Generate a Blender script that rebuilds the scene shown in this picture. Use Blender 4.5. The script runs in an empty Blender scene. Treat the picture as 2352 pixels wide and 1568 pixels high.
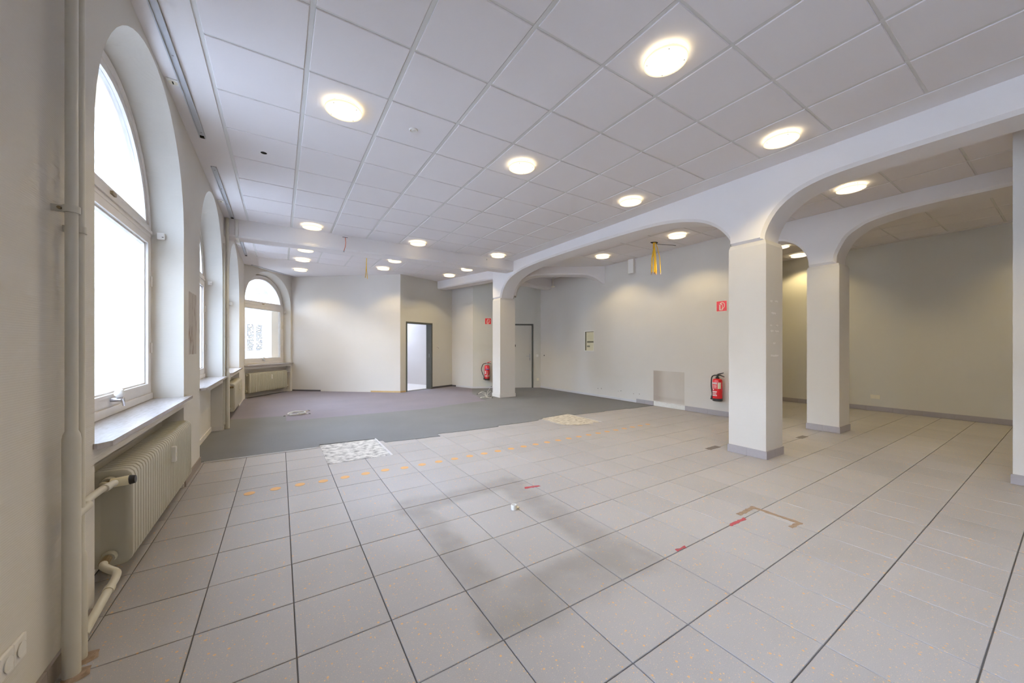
import bpy, bmesh, math, random
from mathutils import Vector, Matrix

random.seed(7)
SC = bpy.context.scene
COL = SC.collection

# ------------------------------------------------------------------ camera
CAM_H, YAW, F_PX = 1.342, 32.54, 836.0
cam_d = bpy.data.cameras.new('camera')
cam_d.sensor_width = 36.0
cam_d.lens = F_PX / 2352.0 * 36.0
cam_d.shift_y = 12.0 / 2352.0
cam_d.clip_start = 0.02
cam_d.clip_end = 300
cam = bpy.data.objects.new('camera', cam_d)
cam.location = (0, 0, CAM_H)
cam.rotation_euler = (math.radians(90), 0, math.radians(-YAW))
COL.objects.link(cam)
SC.camera = cam

# ------------------------------------------------------------------ sky
W = bpy.data.worlds.new('sky')
SC.world = W
W.use_nodes = True
bg = W.node_tree.nodes['Background']
bg.inputs[0].default_value = (0.71, 0.84, 1.12, 1)
SKY = 29.5
bg.inputs[1].default_value = SKY

# ------------------------------------------------------------------ exposure
vs = SC.view_settings
vs.view_transform = 'Standard'
vs.look = 'None'
vs.exposure = 0.0
vs.gamma = 1.0
vs.use_curve_mapping = False
SC.cycles.use_denoising = True
SC.cycles.use_light_tree = False
SC.cycles.max_bounces = 7
SC.cycles.diffuse_bounces = 5
SC.cycles.glossy_bounces = 2
SC.cycles.transmission_bounces = 2
SC.cycles.transparent_max_bounces = 8
SC.cycles.use_adaptive_sampling = True
SC.cycles.adaptive_threshold = 0.18
SC.cycles.adaptive_min_samples = 24
SC.cycles.sample_clamp_indirect = 6.0
SC.cycles.caustics_reflective = False
SC.cycles.caustics_refractive = False
LAMP_W = 50.0        # watts of each ceiling lamp's downward beam
LAMP_E = 9.0         # light rings behind the glass discs
LAMP_C = (1.0, 0.80, 0.40)


# ------------------------------------------------------------------ helpers
def smooth_obj(o, ang=35):
    for p in o.data.polygons:
        p.use_smooth = True
    try:
        o.data.set_sharp_from_angle(angle=math.radians(ang))
    except Exception:
        pass


class MB:
    def __init__(s):
        s.v, s.f = [], []

    def quad(s, a, b, c, d):
        n = len(s.v)
        s.v += [tuple(a), tuple(b), tuple(c), tuple(d)]
        s.f.append((n, n + 1, n + 2, n + 3))
        return s

    def poly(s, pts):
        n = len(s.v)
        s.v += [tuple(p) for p in pts]
        s.f.append(tuple(range(n, n + len(pts))))
        return s

    def box(s, x0, x1, y0, y1, z0, z1):
        n = len(s.v)
        s.v += [(x0, y0, z0), (x1, y0, z0), (x1, y1, z0), (x0, y1, z0), (x0, y0, z1), (x1, y0, z1), (x1, y1, z1), (x0, y1, z1)]
        s.f += [tuple(n + i for i in q) for q in ((0, 3, 2, 1), (4, 5, 6, 7), (0, 1, 5, 4), (1, 2, 6, 5), (2, 3, 7, 6), (3, 0, 4, 7))]
        return s

    def prism(s, pts, z0, z1):
        n, k = len(s.v), len(pts)
        s.v += [(p[0], p[1], z0) for p in pts] + [(p[0], p[1], z1) for p in pts]
        s.f.append(tuple(n + i for i in reversed(range(k))))
        s.f.append(tuple(n + k + i for i in range(k)))
        for i in range(k):
            j = (i + 1) % k
            s.f.append((n + i, n + j, n + k + j, n + k + i))
        return s

    def tube(s, path, r, seg=10, caps=True):
        path = [Vector(p) for p in path]
        rs = r if isinstance(r, (list, tuple)) else [r] * len(path)
        n0 = len(s.v)
        prev = None
        for i, p in enumerate(path):
            if i == 0:
                t = path[1] - path[0]
            elif i == len(path) - 1:
                t = path[-1] - path[-2]
            else:
                t = (path[i + 1] - p).normalized() + (p - path[i - 1]).normalized()
            t.normalize()
            if prev is None:
                a = Vector((0, 0, 1)) if abs(t.z) < .9 else Vector((1, 0, 0))
                u = t.cross(a).normalized()
            else:
                u = (prev - t * prev.dot(t)).normalized()
            prev = u
            w = t.cross(u)
            for k in range(seg):
                an = 2 * math.pi * k / seg
                s.v.append(tuple(p + (u * math.cos(an) + w * math.sin(an)) * rs[i]))
        for i in range(len(path) - 1):
            for k in range(seg):
                a = n0 + i * seg + k
                b = n0 + i * seg + (k + 1) % seg
                s.f.append((a, b, b + seg, a + seg))
        if caps:
            s.f.append(tuple(n0 + k for k in reversed(range(seg))))
            m = n0 + (len(path) - 1) * seg
            s.f.append(tuple(m + k for k in range(seg)))
        return s

    def lathe(s, prof, c=(0, 0, 0), seg=24):
        """profile of (r, z) turned about the vertical axis through c"""
        n0 = len(s.v)
        for r, z in prof:
            for k in range(seg):
                an = 2 * math.pi * k / seg
                s.v.append((c[0] + r * math.cos(an), c[1] + r * math.sin(an), c[2] + z))
        for i in range(len(prof) - 1):
            for k in range(seg):
                a = n0 + i * seg + k
                b = n0 + i * seg + (k + 1) % seg
                s.f.append((a, b, b + seg, a + seg))
        if prof[0][0] > 1e-5:
            s.f.append(tuple(n0 + k for k in reversed(range(seg))))
        if prof[-1][0] > 1e-5:
            m = n0 + (len(prof) - 1) * seg
            s.f.append(tuple(m + k for k in range(seg)))
        return s

    def xf(s, M):
        s.v = [tuple(M @ Vector(p)) for p in s.v]
        return s

    def build(s, name, mat, parent=None, smooth=False, bevel=0.0, fix=True):
        me = bpy.data.meshes.new(name)
        me.from_pydata(s.v, [], s.f)
        if fix or bevel:
            bm = bmesh.new()
            bm.from_mesh(me)
            bmesh.ops.remove_doubles(bm, verts=bm.verts, dist=1e-5)
            bmesh.ops.recalc_face_normals(bm, faces=bm.faces)
            bm.to_mesh(me)
            bm.free()
        me.materials.append(mat)
        o = bpy.data.objects.new(name, me)
        COL.objects.link(o)
        if parent is not None:
            o.parent = parent
        if bevel:
            m = o.modifiers.new('bevel', 'BEVEL')
            m.width = bevel
            m.segments = 2
            m.limit_method = 'ANGLE'
        if smooth:
            smooth_obj(o)
        return o


def obj_from(name, me, parent=None, loc=(0, 0, 0)):
    o = bpy.data.objects.new(name, me)
    o.location = loc
    COL.objects.link(o)
    if parent is not None:
        o.parent = parent
    return o


def tag(o, label=None, cat=None, group=None, kind=None):
    if label:
        o['label'] = label
    if cat:
        o['category'] = cat
    if group:
        o['group'] = group
    if kind:
        o['kind'] = kind
    return o


def empty(name, loc=(0, 0, 0), rz=0.0):
    o = bpy.data.objects.new(name, None)
    o.empty_display_size = 0.1
    o.location = loc
    o.rotation_euler = (0, 0, rz)
    COL.objects.link(o)
    return o


def struct(o, label=None):
    o['kind'] = 'structure'
    if label:
        o['label'] = label
    return o


# ------------------------------------------------------------------ materials
def nt(name):
    m = bpy.data.materials.new(name)
    m.use_nodes = True
    t = m.node_tree
    b = t.nodes['Principled BSDF']
    return m, t, b


def N(t, kind, **kw):
    n = t.nodes.new(kind)
    for k, v in kw.items():
        if k.startswith('i_'):
            n.inputs[k[2:].replace('_', ' ')].default_value = v
        else:
            setattr(n, k, v)
    return n


def rgb(c):
    return (c[0], c[1], c[2], 1)


def simple(name, col, rough=.5, var=.0, vscale=3.0, bump=0.0, bscale=80.0, metal=0.0, spec=.5):
    m, t, b = nt(name)
    b.inputs['Roughness'].default_value = rough
    b.inputs['Metallic'].default_value = metal
    b.inputs['Specular IOR Level'].default_value = spec
    b.inputs['Base Color'].default_value = rgb(col)
    g = N(t, 'ShaderNodeNewGeometry')
    if var:
        n = N(t, 'ShaderNodeTexNoise')
        n.inputs['Scale'].default_value = vscale
        n.inputs['Detail'].default_value = 5
        t.links.new(g.outputs['Position'], n.inputs['Vector'])
        mx = N(t, 'ShaderNodeMix', data_type='RGBA')
        mx.inputs[6].default_value = rgb([c * (1 - var) for c in col])
        mx.inputs[7].default_value = rgb([min(1, c * (1 + var)) for c in col])
        t.links.new(n.outputs[0], mx.inputs[0])
        t.links.new(mx.outputs[2], b.inputs['Base Color'])
    if bump:
        n2 = N(t, 'ShaderNodeTexNoise')
        n2.inputs['Scale'].default_value = bscale
        n2.inputs['Detail'].default_value = 4
        t.links.new(g.outputs['Position'], n2.inputs['Vector'])
        bp = N(t, 'ShaderNodeBump')
        bp.inputs['Strength'].default_value = bump
        bp.inputs['Distance'].default_value = .01
        t.links.new(n2.outputs[0], bp.inputs['Height'])
        t.links.new(bp.outputs[0], b.inputs['Normal'])
    return m


def math_n(t, op, a, b=None, clamp=False):
    n = N(t, 'ShaderNodeMath', operation=op, use_clamp=clamp)
    for i, x in enumerate((a, b)):
        if x is None:
            continue
        if isinstance(x, (int, float)):
            n.inputs[i].default_value = x
        else:
            t.links.new(x, n.inputs[i])
    return n.outputs[0]


def band(t, coord, c, hw, soft):
    """1 within hw of c, falling to 0 over soft"""
    d = math_n(t, 'ABSOLUTE', math_n(t, 'SUBTRACT', coord, c))
    mr = N(t, 'ShaderNodeMapRange', interpolation_type='SMOOTHSTEP')
    t.links.new(d, mr.inputs[0])
    mr.inputs[1].default_value = hw
    mr.inputs[2].default_value = hw + soft
    mr.inputs[3].default_value = 1
    mr.inputs[4].default_value = 0
    return mr.outputs[0]


def tile_material():
    m, t, b = nt('stoneware_tile')
    g = N(t, 'ShaderNodeNewGeometry')
    pos = g.outputs['Position']
    base = (0.378, 0.363, 0.372)
    oi = N(t, 'ShaderNodeObjectInfo')
    fine = N(t, 'ShaderNodeTexNoise')
    fine.inputs['Scale'].default_value = 260
    fine.inputs['Detail'].default_value = 2
    t.links.new(pos, fine.inputs['Vector'])
    big = N(t, 'ShaderNodeTexNoise')
    big.inputs['Scale'].default_value = 1.3
    big.inputs['Detail'].default_value = 6
    t.links.new(pos, big.inputs['Vector'])
    k = math_n(t, 'ADD', math_n(t, 'MULTIPLY', fine.outputs[0], .30), math_n(t, 'MULTIPLY', big.outputs[0], .24))
    k = math_n(t, 'ADD', k, math_n(t, 'MULTIPLY', oi.outputs['Random'], .07))
    k = math_n(t, 'ADD', k, .70)
    col0 = N(t, 'ShaderNodeMix', data_type='RGBA', blend_type='MULTIPLY')
    col0.inputs[0].default_value = 1
    col0.inputs[6].default_value = rgb(base)
    cmb = N(t, 'ShaderNodeCombineColor')
    for i in range(3):
        t.links.new(k, cmb.inputs[i])
    t.links.new(cmb.outputs[0], col0.inputs[7])
    out = col0.outputs[2]
    # ochre flecks, two sizes
    for sc, th, pwr, colr in ((42, .27, 2.8, (.70, .40, .16)), (78, .27, 2.3, (.72, .47, .23)), (150, .26, 2.0, (.70, .52, .32))):
        vo = N(t, 'ShaderNodeTexVoronoi')
        vo.inputs['Scale'].default_value = sc
        t.links.new(pos, vo.inputs['Vector'])
        sep = N(t, 'ShaderNodeSeparateColor')
        t.links.new(vo.outputs['Color'], sep.inputs[0])
        pw = math_n(t, 'POWER', sep.outputs[0], pwr)
        rad = math_n(t, 'MULTIPLY', pw, th)
        msk = math_n(t, 'LESS_THAN', vo.outputs['Distance'], rad)
        mx = N(t, 'ShaderNodeMix', data_type='RGBA')
        t.links.new(math_n(t, 'MULTIPLY', msk, .85), mx.inputs[0])
        t.links.new(out, mx.inputs[6])
        mx.inputs[7].default_value = rgb(colr)
        out = mx.outputs[2]
    # dirt left round the foot of a removed cabinet: a frame of grime with a clean middle
    sx = N(t, 'ShaderNodeSeparateXYZ')
    wob = N(t, 'ShaderNodeTexNoise')
    wob.inputs['Scale'].default_value = 5
    wob.inputs['Detail'].default_value = 5
    t.links.new(pos, wob.inputs['Vector'])
    t.links.new(pos, sx.inputs[0])
    wv = math_n(t, 'MULTIPLY', math_n(t, 'SUBTRACT', wob.outputs[0], .5), .16)
    X = math_n(t, 'ADD', sx.outputs[0], wv)
    Y = math_n(t, 'ADD', sx.outputs[1], wv)
    inx = band(t, X, 1.42, .56, .10)
    iny = band(t, Y, 2.32, .80, .14)
    e1 = math_n(t, 'MULTIPLY', band(t, X, .97, .05, .11), iny)
    e2 = math_n(t, 'MULTIPLY', band(t, X, 1.86, .07, .12), iny)
    e3 = math_n(t, 'MULTIPLY', band(t, Y, 3.03, .06, .13), inx)
    e4 = math_n(t, 'MULTIPLY', band(t, Y, 1.58, .10, .16), inx)
    ring = math_n(t, 'MAXIMUM', math_n(t, 'MAXIMUM', e1, e2), math_n(t, 'MAXIMUM', e3, e4))
    st = N(t, 'ShaderNodeTexNoise')
    st.inputs['Scale'].default_value = 3.2
    st.inputs['Detail'].default_value = 8
    t.links.new(pos, st.inputs['Vector'])
    mr = N(t, 'ShaderNodeMapRange')
    t.links.new(st.outputs[0], mr.inputs[0])
    mr.inputs[1].default_value = .12
    mr.inputs[2].default_value = .62
    dirt = math_n(t, 'MULTIPLY', math_n(t, 'MULTIPLY', ring, mr.outputs[0]), .42, clamp=True)
    inner = math_n(t, 'MULTIPLY', band(t, X, 1.40, .34, .1), band(t, Y, 2.32, .56, .12))
    cl = N(t, 'ShaderNodeMix', data_type='RGBA')
    t.links.new(math_n(t, 'MULTIPLY', inner, .2), cl.inputs[0])
    t.links.new(out, cl.inputs[6])
    cl.inputs[7].default_value = rgb((.46, .44, .43))
    dm = N(t, 'ShaderNodeMix', data_type='RGBA')
    t.links.new(dirt, dm.inputs[0])
    t.links.new(cl.outputs[2], dm.inputs[6])
    dm.inputs[7].default_value = rgb((.16, .14, .125))
    t.links.new(dm.outputs[2], b.inputs['Base Color'])
    b.inputs['Roughness'].default_value = .46
    b.inputs['Specular IOR Level'].default_value = .4
    return m


def carpet_material(name, col, col2):
    m, t, b = nt(name)
    g = N(t, 'ShaderNodeNewGeometry')
    n = N(t, 'ShaderNodeTexNoise')
    n.inputs['Scale'].default_value = 420
    n.inputs['Detail'].default_value = 3
    t.links.new(g.outputs['Position'], n.inputs['Vector'])
    n2 = N(t, 'ShaderNodeTexNoise')
    n2.inputs['Scale'].default_value = 1.1
    n2.inputs['Detail'].default_value = 6
    t.links.new(g.outputs['Position'], n2.inputs['Vector'])
    mx = N(t, 'ShaderNodeMix', data_type='RGBA')
    mx.inputs[6].default_value = rgb(col)
    mx.inputs[7].default_value = rgb(col2)
    t.links.new(n2.outputs[0], mx.inputs[0])
    mu = N(t, 'ShaderNodeMix', data_type='RGBA', blend_type='MULTIPLY')
    mu.inputs[0].default_value = 1
    t.links.new(mx.outputs[2], mu.inputs[6])
    k = math_n(t, 'ADD', math_n(t, 'MULTIPLY', n.outputs[0], 1.0), .5)
    cmb = N(t, 'ShaderNodeCombineColor')
    for i in range(3):
        t.links.new(k, cmb.inputs[i])
    t.links.new(cmb.outputs[0], mu.inputs[7])
    t.links.new(mu.outputs[2], b.inputs['Base Color'])
    b.inputs['Roughness'].default_value = .95
    b.inputs['Specular IOR Level'].default_value = .15
    bp = N(t, 'ShaderNodeBump')
    bp.inputs['Strength'].default_value = .35
    bp.inputs['Distance'].default_value = .004
    t.links.new(n.outputs[0], bp.inputs['Height'])
    t.links.new(bp.outputs[0], b.inputs['Normal'])
    return m


def ribbed_wallpaper():
    m, t, b = nt('ribbed_wallpaper')
    g = N(t, 'ShaderNodeNewGeometry')
    wv = N(t, 'ShaderNodeTexWave', wave_type='BANDS', bands_direction='Z')
    wv.inputs['Scale'].default_value = 36
    wv.inputs['Distortion'].default_value = 1.2
    wv.inputs['Detail'].default_value = 2
    wv.inputs['Detail Scale'].default_value = 3
    t.links.new(g.outputs['Position'], wv.inputs['Vector'])
    bp = N(t, 'ShaderNodeBump')
    bp.inputs['Strength'].default_value = .13
    bp.inputs['Distance'].default_value = .003
    t.links.new(wv.outputs['Fac'], bp.inputs['Height'])
    t.links.new(bp.outputs[0], b.inputs['Normal'])
    n = N(t, 'ShaderNodeTexNoise')
    n.inputs['Scale'].default_value = 1.6
    n.inputs['Detail'].default_value = 6
    t.links.new(g.outputs['Position'], n.inputs['Vector'])
    mx = N(t, 'ShaderNodeMix', data_type='RGBA')
    mx.inputs[6].default_value = rgb((.62, .585, .53))
    mx.inputs[7].default_value = rgb((.72, .69, .635))
    t.links.new(n.outputs[0], mx.inputs[0])
    t.links.new(mx.outputs[2], b.inputs['Base Color'])
    b.inputs['Roughness'].default_value = .75
    b.inputs['Specular IOR Level'].default_value = .25
    return m


def emission(name, col, s):
    m, t, b = nt(name)
    t.nodes.remove(b)
    e = N(t, 'ShaderNodeEmission')
    e.inputs[0].default_value = rgb(col)
    e.inputs[1].default_value = s
    t.links.new(e.outputs[0], t.nodes['Material Output'].inputs[0])
    return m


def glass_mat(name, tint=(.96, .985, .98), refl=.07):
    m, t, b = nt(name)
    t.nodes.remove(b)
    tr = N(t, 'ShaderNodeBsdfTransparent')
    tr.inputs[0].default_value = rgb(tint)
    gl = N(t, 'ShaderNodeBsdfGlossy')
    gl.inputs['Roughness'].default_value = .02
    lw = N(t, 'ShaderNodeFresnel')
    lw.inputs[0].default_value = 1.45
    mx = N(t, 'ShaderNodeMixShader')
    t.links.new(math_n(t, 'MULTIPLY', lw.outputs[0], .7), mx.inputs[0])
    t.links.new(tr.outputs[0], mx.inputs[1])
    t.links.new(gl.outputs[0], mx.inputs[2])
    t.links.new(mx.outputs[0], t.nodes['Material Output'].inputs[0])
    return m


def smear_material(name, base, dark, scale, stretch=(1, 1, 1), lo=.48, hi=.7):
    m, t, b = nt(name)
    g = N(t, 'ShaderNodeNewGeometry')
    mp = N(t, 'ShaderNodeMapping')
    mp.inputs['Scale'].default_value = stretch
    t.links.new(g.outputs['Position'], mp.inputs[0])
    n = N(t, 'ShaderNodeTexNoise')
    n.inputs['Scale'].default_value = scale
    n.inputs['Detail'].default_value = 7
    t.links.new(mp.outputs[0], n.inputs['Vector'])
    mr = N(t, 'ShaderNodeMapRange')
    t.links.new(n.outputs[0], mr.inputs[0])
    mr.inputs[1].default_value = lo
    mr.inputs[2].default_value = hi
    mx = N(t, 'ShaderNodeMix', data_type='RGBA')
    t.links.new(mr.outputs[0], mx.inputs[0])
    mx.inputs[6].default_value = rgb(base)
    mx.inputs[7].default_value = rgb(dark)
    t.links.new(mx.outputs[2], b.inputs['Base Color'])
    b.inputs['Roughness'].default_value = .85
    return m


def grime_patch():
    """unpainted wall with a brown smear along its rear edge"""
    m = smear_material('unpainted_patch', (.60, .55, .495), (.39, .325, .27), 1.6, (1, 1, .6), .2, .8)
    t = m.node_tree
    g = [n for n in t.nodes if n.type == 'NEW_GEOMETRY'][0]
    mr = [n for n in t.nodes if n.type == 'MAP_RANGE'][0]
    mx = [n for n in t.nodes if n.type == 'MIX'][0]
    sx = N(t, 'ShaderNodeSeparateXYZ')
    t.links.new(g.outputs['Position'], sx.inputs[0])
    edge = band(t, sx.outputs[1], 5.27, .10, .22)
    low = band(t, sx.outputs[2], .19, .01, .05)
    k = math_n(t, 'ADD', math_n(t, 'MULTIPLY', edge, .7), math_n(t, 'MULTIPLY', mr.outputs[0], .45), clamp=True)
    t.links.new(math_n(t, 'ADD', k, math_n(t, 'MULTIPLY', low, .25), clamp=True), mx.inputs[0])
    return m


M = {}
M['wallpaper'] = ribbed_wallpaper()
M['wall'] = simple('wall_paint', (.665, .625, .582), .7, var=.03, vscale=1.4, bump=.05, bscale=120, spec=.25)
M['wall_lamp_tint'] = simple('wall_paint_lamp_tint', (.645, .62, .56), .7, var=.03, vscale=1.4, bump=.05, bscale=120, spec=.25)  # same wall paint, with the yellowish lamp light mixed into its colour
M['column_paint'] = simple('column_paint', (.66, .622, .585), .6, var=.025, vscale=2.0, bump=.04, bscale=120, spec=.3)
M['white'] = simple('white_emulsion', (.80, .762, .758), .75, var=.02, vscale=1.5, bump=.04, bscale=90, spec=.25)
M['ceil'] = simple('ceiling_panel', (.80, .762, .772), .85, var=.015, vscale=2.0, bump=.05, bscale=300, spec=.2)
M['rail'] = simple('ceiling_rail', (.70, .685, .67), .5, spec=.3)
M['plaster'] = simple('ceiling_plaster', (.80, .765, .765), .8, var=.02, vscale=2, spec=.2)
M['tile'] = tile_material()
M['grout'] = simple('grout', (.13, .125, .13), .9, var=.2, vscale=8, bump=.2, bscale=200)
M['skirt_tile'] = simple('skirting_tile', (.37, .335, .345), .5, var=.06, vscale=30)
M['skirt_brown'] = simple('skirting_tile_brown', (.30, .255, .225), .55, var=.08, vscale=20)
M['skirt_white'] = simple('skirting_plastic', (.60, .59, .61), .45, var=.03)
M['skirt_dark'] = simple('skirting_dark', (.09, .085, .095), .6)
M['skirt_wood'] = simple('bare_skirting_wood', (.55, .38, .18), .6, var=.15, vscale=20)
M['carpet_grey'] = carpet_material('carpet_grey', (.168, .168, .176), (.222, .222, .232))
M['carpet_lilac'] = carpet_material('carpet_lilac', (.195, .18, .215), (.255, .23, .275))
M['screed'] = smear_material('screed', (.62, .60, .58), (.26, .25, .25), 14, (1, 1, 1), .42, .68)
M['screed_ochre'] = smear_material('screed_ochre', (.60, .545, .46), (.36, .31, .25), 16, (1, 1, 1), .42, .68)
M['frame'] = simple('window_paint', (.74, .70, .665), .4, var=.06, vscale=9, spec=.4)
M['seal'] = simple('window_seal', (.18, .16, .15), .7)
M['glass'] = glass_mat('window_glass')
M['film'] = glass_mat('filmed_glass', (.58, .585, .58))
M['sill'] = smear_material('marble_sill', (.47, .445, .45), (.38, .35, .345), 7, (9, 1.6, 1), .4, .8)
M['sill'].node_tree.nodes['Principled BSDF'].inputs['Roughness'].default_value = .22
M['outer'] = simple('facade_render_cream', (.80, .66, .48), .8, var=.05, vscale=3)
M['facade'] = simple('facade_white', (.80, .77, .71), .8, var=.02)
M['facade_win'] = simple('facade_window', (.15, .138, .12), .5)
M['street'] = simple('street', (.45, .45, .46), .9, var=.1)
M['rad'] = simple('radiator_enamel', (.47, .445, .355), .33, var=.03, vscale=6, spec=.5)
M['pipe'] = simple('pipe_enamel', (.60, .565, .475), .3, var=.04, vscale=9, spec=.5)
M['valve'] = simple('valve_cream', (.80, .72, .50), .4)
M['brass'] = simple('old_brass', (.30, .22, .12), .45, metal=.7, var=.3, vscale=30)
M['chrome'] = simple('chrome', (.72, .72, .74), .18, metal=1)
M['steel'] = simple('brushed_steel', (.50, .49, .50), .38, metal=.9)
M['track'] = simple('anodised_track', (.52, .53, .56), .35, spec=.5)
M['black'] = simple('black_plastic', (.02, .02, .022), .45)
M['hole'] = simple('hole_black', (.012, .011, .01), .9)
M['plastic'] = simple('white_plastic', (.80, .78, .74), .35)
M['cream'] = simple('cream_plastic', (.78, .72, .58), .4)
M['red'] = simple('extinguisher_red', (.62, .012, .018), .25, spec=.6)
M['sign_red'] = simple('sign_red', (.68, .015, .025), .4)
M['sign_cream'] = simple('sign_cream', (.86, .80, .62), .5)
M['label_white'] = simple('label_white', (.80, .76, .74), .5)
M['label_blue'] = simple('label_blue', (.10, .08, .40), .5)
M['label_dark'] = simple('label_dark', (.25, .02, .03), .5)
M['yellow'] = simple('yellow_cable', (.80, .48, .02), .45)
M['yellow2'] = simple('amber_cable', (.62, .34, .01), .45)
M['orange_wire'] = simple('orange_wire', (.62, .14, .05), .45)
M['copper'] = simple('copper', (.55, .25, .14), .35, metal=.8)
M['white_cable'] = simple('white_cable', (.72, .71, .68), .45)
M['grey_dark'] = simple('door_frame_grey', (.105, .11, .095), .45, spec=.4)
M['door'] = simple('door_leaf', (.60, .565, .505), .5, var=.03)
M['dot'] = simple('orange_sticker', (.64, .35, .13), .5, var=.12, vscale=30)
M['tape_red'] = smear_material('red_tape', (.40, .06, .075), (.24, .12, .11), 55, (1, 1, 1), .5, .7)
M['glue'] = smear_material('glue_residue', (.30, .215, .15), (.21, .15, .105), 30)
M['patch_grey'] = simple('repair_grey', (.17, .15, .14), .8, var=.2, vscale=30)
M['stain'] = smear_material('bare_wallpaper_stain', (.50, .45, .395), (.20, .125, .075), 6, (1, 2.2, .75), .54, .70)
M['wall_patch'] = grime_patch()
M['plaster_white'] = simple('raw_plaster', (.74, .73, .70), .9, var=.1, vscale=25, bump=.4, bscale=60)
M['store'] = simple('store_room_wall', (.82, .755, .715), .8, var=.03, vscale=2)
M['store_floor'] = simple('store_room_floor', (.66, .60, .56), .6, var=.05)
M['fuse'] = simple('fuse_box_cream', (.66, .60, .42), .6, var=.1, vscale=25)
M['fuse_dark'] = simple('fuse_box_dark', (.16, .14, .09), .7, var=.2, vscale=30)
M['lamp_glow'] = emission('lamp_glass_glow', (1.0, .88, .66), 1.7)
M['lamp_core'] = emission('lamp_core_glow', (1.0, .82, .48), LAMP_E)
M['lamp_rim'] = emission('lamp_rim_glow', (1.0, .86, .62), 1.15)
M['lamp_ring'] = simple('lamp_ring', (.80, .78, .74), .35)
for k_ in ('lamp_glow', 'lamp_rim'):
    M[k_].cycles.emission_sampling = 'NONE'      # faint glow only; the beam and ring light the room
M['film_text'] = simple('window_film_lettering', (.35, .36, .37), .6)

# ------------------------------------------------------------------ plan of the room (metres; z = 0 is the tiled floor)
CZ = 3.457          # underside of the ceiling panels
WT = 3.4645          # top of the walls
XL = -0.77          # left window wall
XR = 7.20           # right wall of the main room
XB = 10.5           # wall of the side bay
YN, YE = -4.8, 5.3  # wall behind the photographer, end of the side bay
P0, P1, P2, P3, P4, P5 = (-.77, 11.5), (.31, 12.92), (2.96, 10.69), (4.92, 11.5), (5.225, 10.53), (7.2, 9.54)


class Frame:
    """wall-local frame: s along the wall, d outwards, z up"""
    def __init__(f, p, q):
        f.o = Vector((p[0], p[1], 0))
        dv = Vector((q[0] - p[0], q[1] - p[1], 0))
        f.L = dv.length
        f.t = dv.normalized()
        f.n = Vector((-f.t.y, f.t.x, 0))

    def __call__(f, s, d, z):
        v = f.o + f.t * s + f.n * d
        return (v.x, v.y, z)

    def mat(f):
        return Matrix(((f.t.x, f.n.x, 0, f.o.x), (f.t.y, f.n.y, 0, f.o.y), (0, 0, 1, 0), (0, 0, 0, 1)))


def bx(fr, s0, s1, d0, d1, z0, z1, mb=None):
    """box in a wall frame"""
    m = MB().box(s0, s1, d0, d1, z0, z1).xf(fr.mat())
    if mb is None:
        return m
    n = len(mb.v)
    mb.v += m.v
    mb.f += [tuple(i + n for i in q) for q in m.f]
    return mb


# ================================================================== FLOOR
floor = MB().box(-1.25, 10.8, YN - .2, 14.6, -.25, -.007).build('floor', M['grout'])
struct(floor, 'grey stoneware tile floor with ochre flecks')

TX0, TXP = -0.739, 0.4007
TY0, TYP = 3.425, 0.3998
yaw = math.radians(YAW)


def proj(x, y, z=0.0):
    a = math.cos(yaw) * x - math.sin(yaw) * y
    d = math.sin(yaw) * x + math.cos(yaw) * y
    if d < .05:
        return None
    return 1176 + F_PX * a / d, 796 - F_PX * (z - CAM_H) / d


cells = []
for c in range(-1, 29):
    for r in range(-21, 6):
        x0, x1 = TX0 + TXP * c, TX0 + TXP * (c + 1)
        y0, y1 = TY0 + TYP * r, TY0 + TYP * (r + 1)
        x0, x1 = max(x0, -.918), min(x1, XB)
        y0, y1 = max(y0, YN), min(y1, YE if x0 > 7.1 else 5.75)
        if x1 - x0 < .05 or y1 - y0 < .05:
            continue
        if y0 > 3.5 and x0 > 7.3 and y0 > YE:
            continue
        # the two places where tiles have been lifted
        cx, cy = (x0 + x1) / 2, (y0 + y1) / 2
        if .45 < cx < 1.15 and cy > 4.62:
            continue
        # visible size in the photograph
        q = [proj(*p) for p in ((x0, y0), (x1, y0), (x1, y1), (x0, y1))]
        area = 0
        if all(q):
            qc = [(min(2352, max(0, u)), min(1568, max(0, v))) for u, v in q]
            area = abs(sum(qc[i][0] * qc[(i + 1) % 4][1] - qc[(i + 1) % 4][0] * qc[i][1] for i in range(4))) / 2
        cells.append((area, x0, x1, y0, y1))
cells.sort(reverse=True)
G = .0028
tile_mesh = {}
stuff = MB()
for i, (a, x0, x1, y0, y1) in enumerate(cells):
    if i < 295 and a > 20:
        w, h = round(x1 - x0 - 2 * G, 3), round(y1 - y0 - 2 * G, 3)
        if (w, h) not in tile_mesh:
            mb = MB()
            e = .0015
            mb.v = [(-w / 2, -h / 2, -.012), (w / 2, -h / 2, -.012), (w / 2, h / 2, -.012), (-w / 2, h / 2, -.012),
                    (-w / 2, -h / 2, -e), (w / 2, -h / 2, -e), (w / 2, h / 2, -e), (-w / 2, h / 2, -e),
                    (-w / 2 + e, -h / 2 + e, 0), (w / 2 - e, -h / 2 + e, 0), (w / 2 - e, h / 2 - e, 0), (-w / 2 + e, h / 2 - e, 0)]
            mb.f = [(8, 9, 10, 11)]
            for k in range(4):
                j = (k + 1) % 4
                mb.f += [(k, j, 4 + j, 4 + k), (4 + k, 4 + j, 8 + j, 8 + k)]
            me = bpy.data.meshes.new('tile')
            me.from_pydata(mb.v, [], mb.f)
            me.materials.append(M['tile'])
            tile_mesh[(w, h)] = me
        obj_from('tile', tile_mesh[(w, h)], floor, ((x0 + x1) / 2, (y0 + y1) / 2, random.uniform(-.0008, .0006)))
    else:
        stuff.box(x0 + G, x1 - G, y0 + G, y1 - G, -.012, 0)
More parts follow.
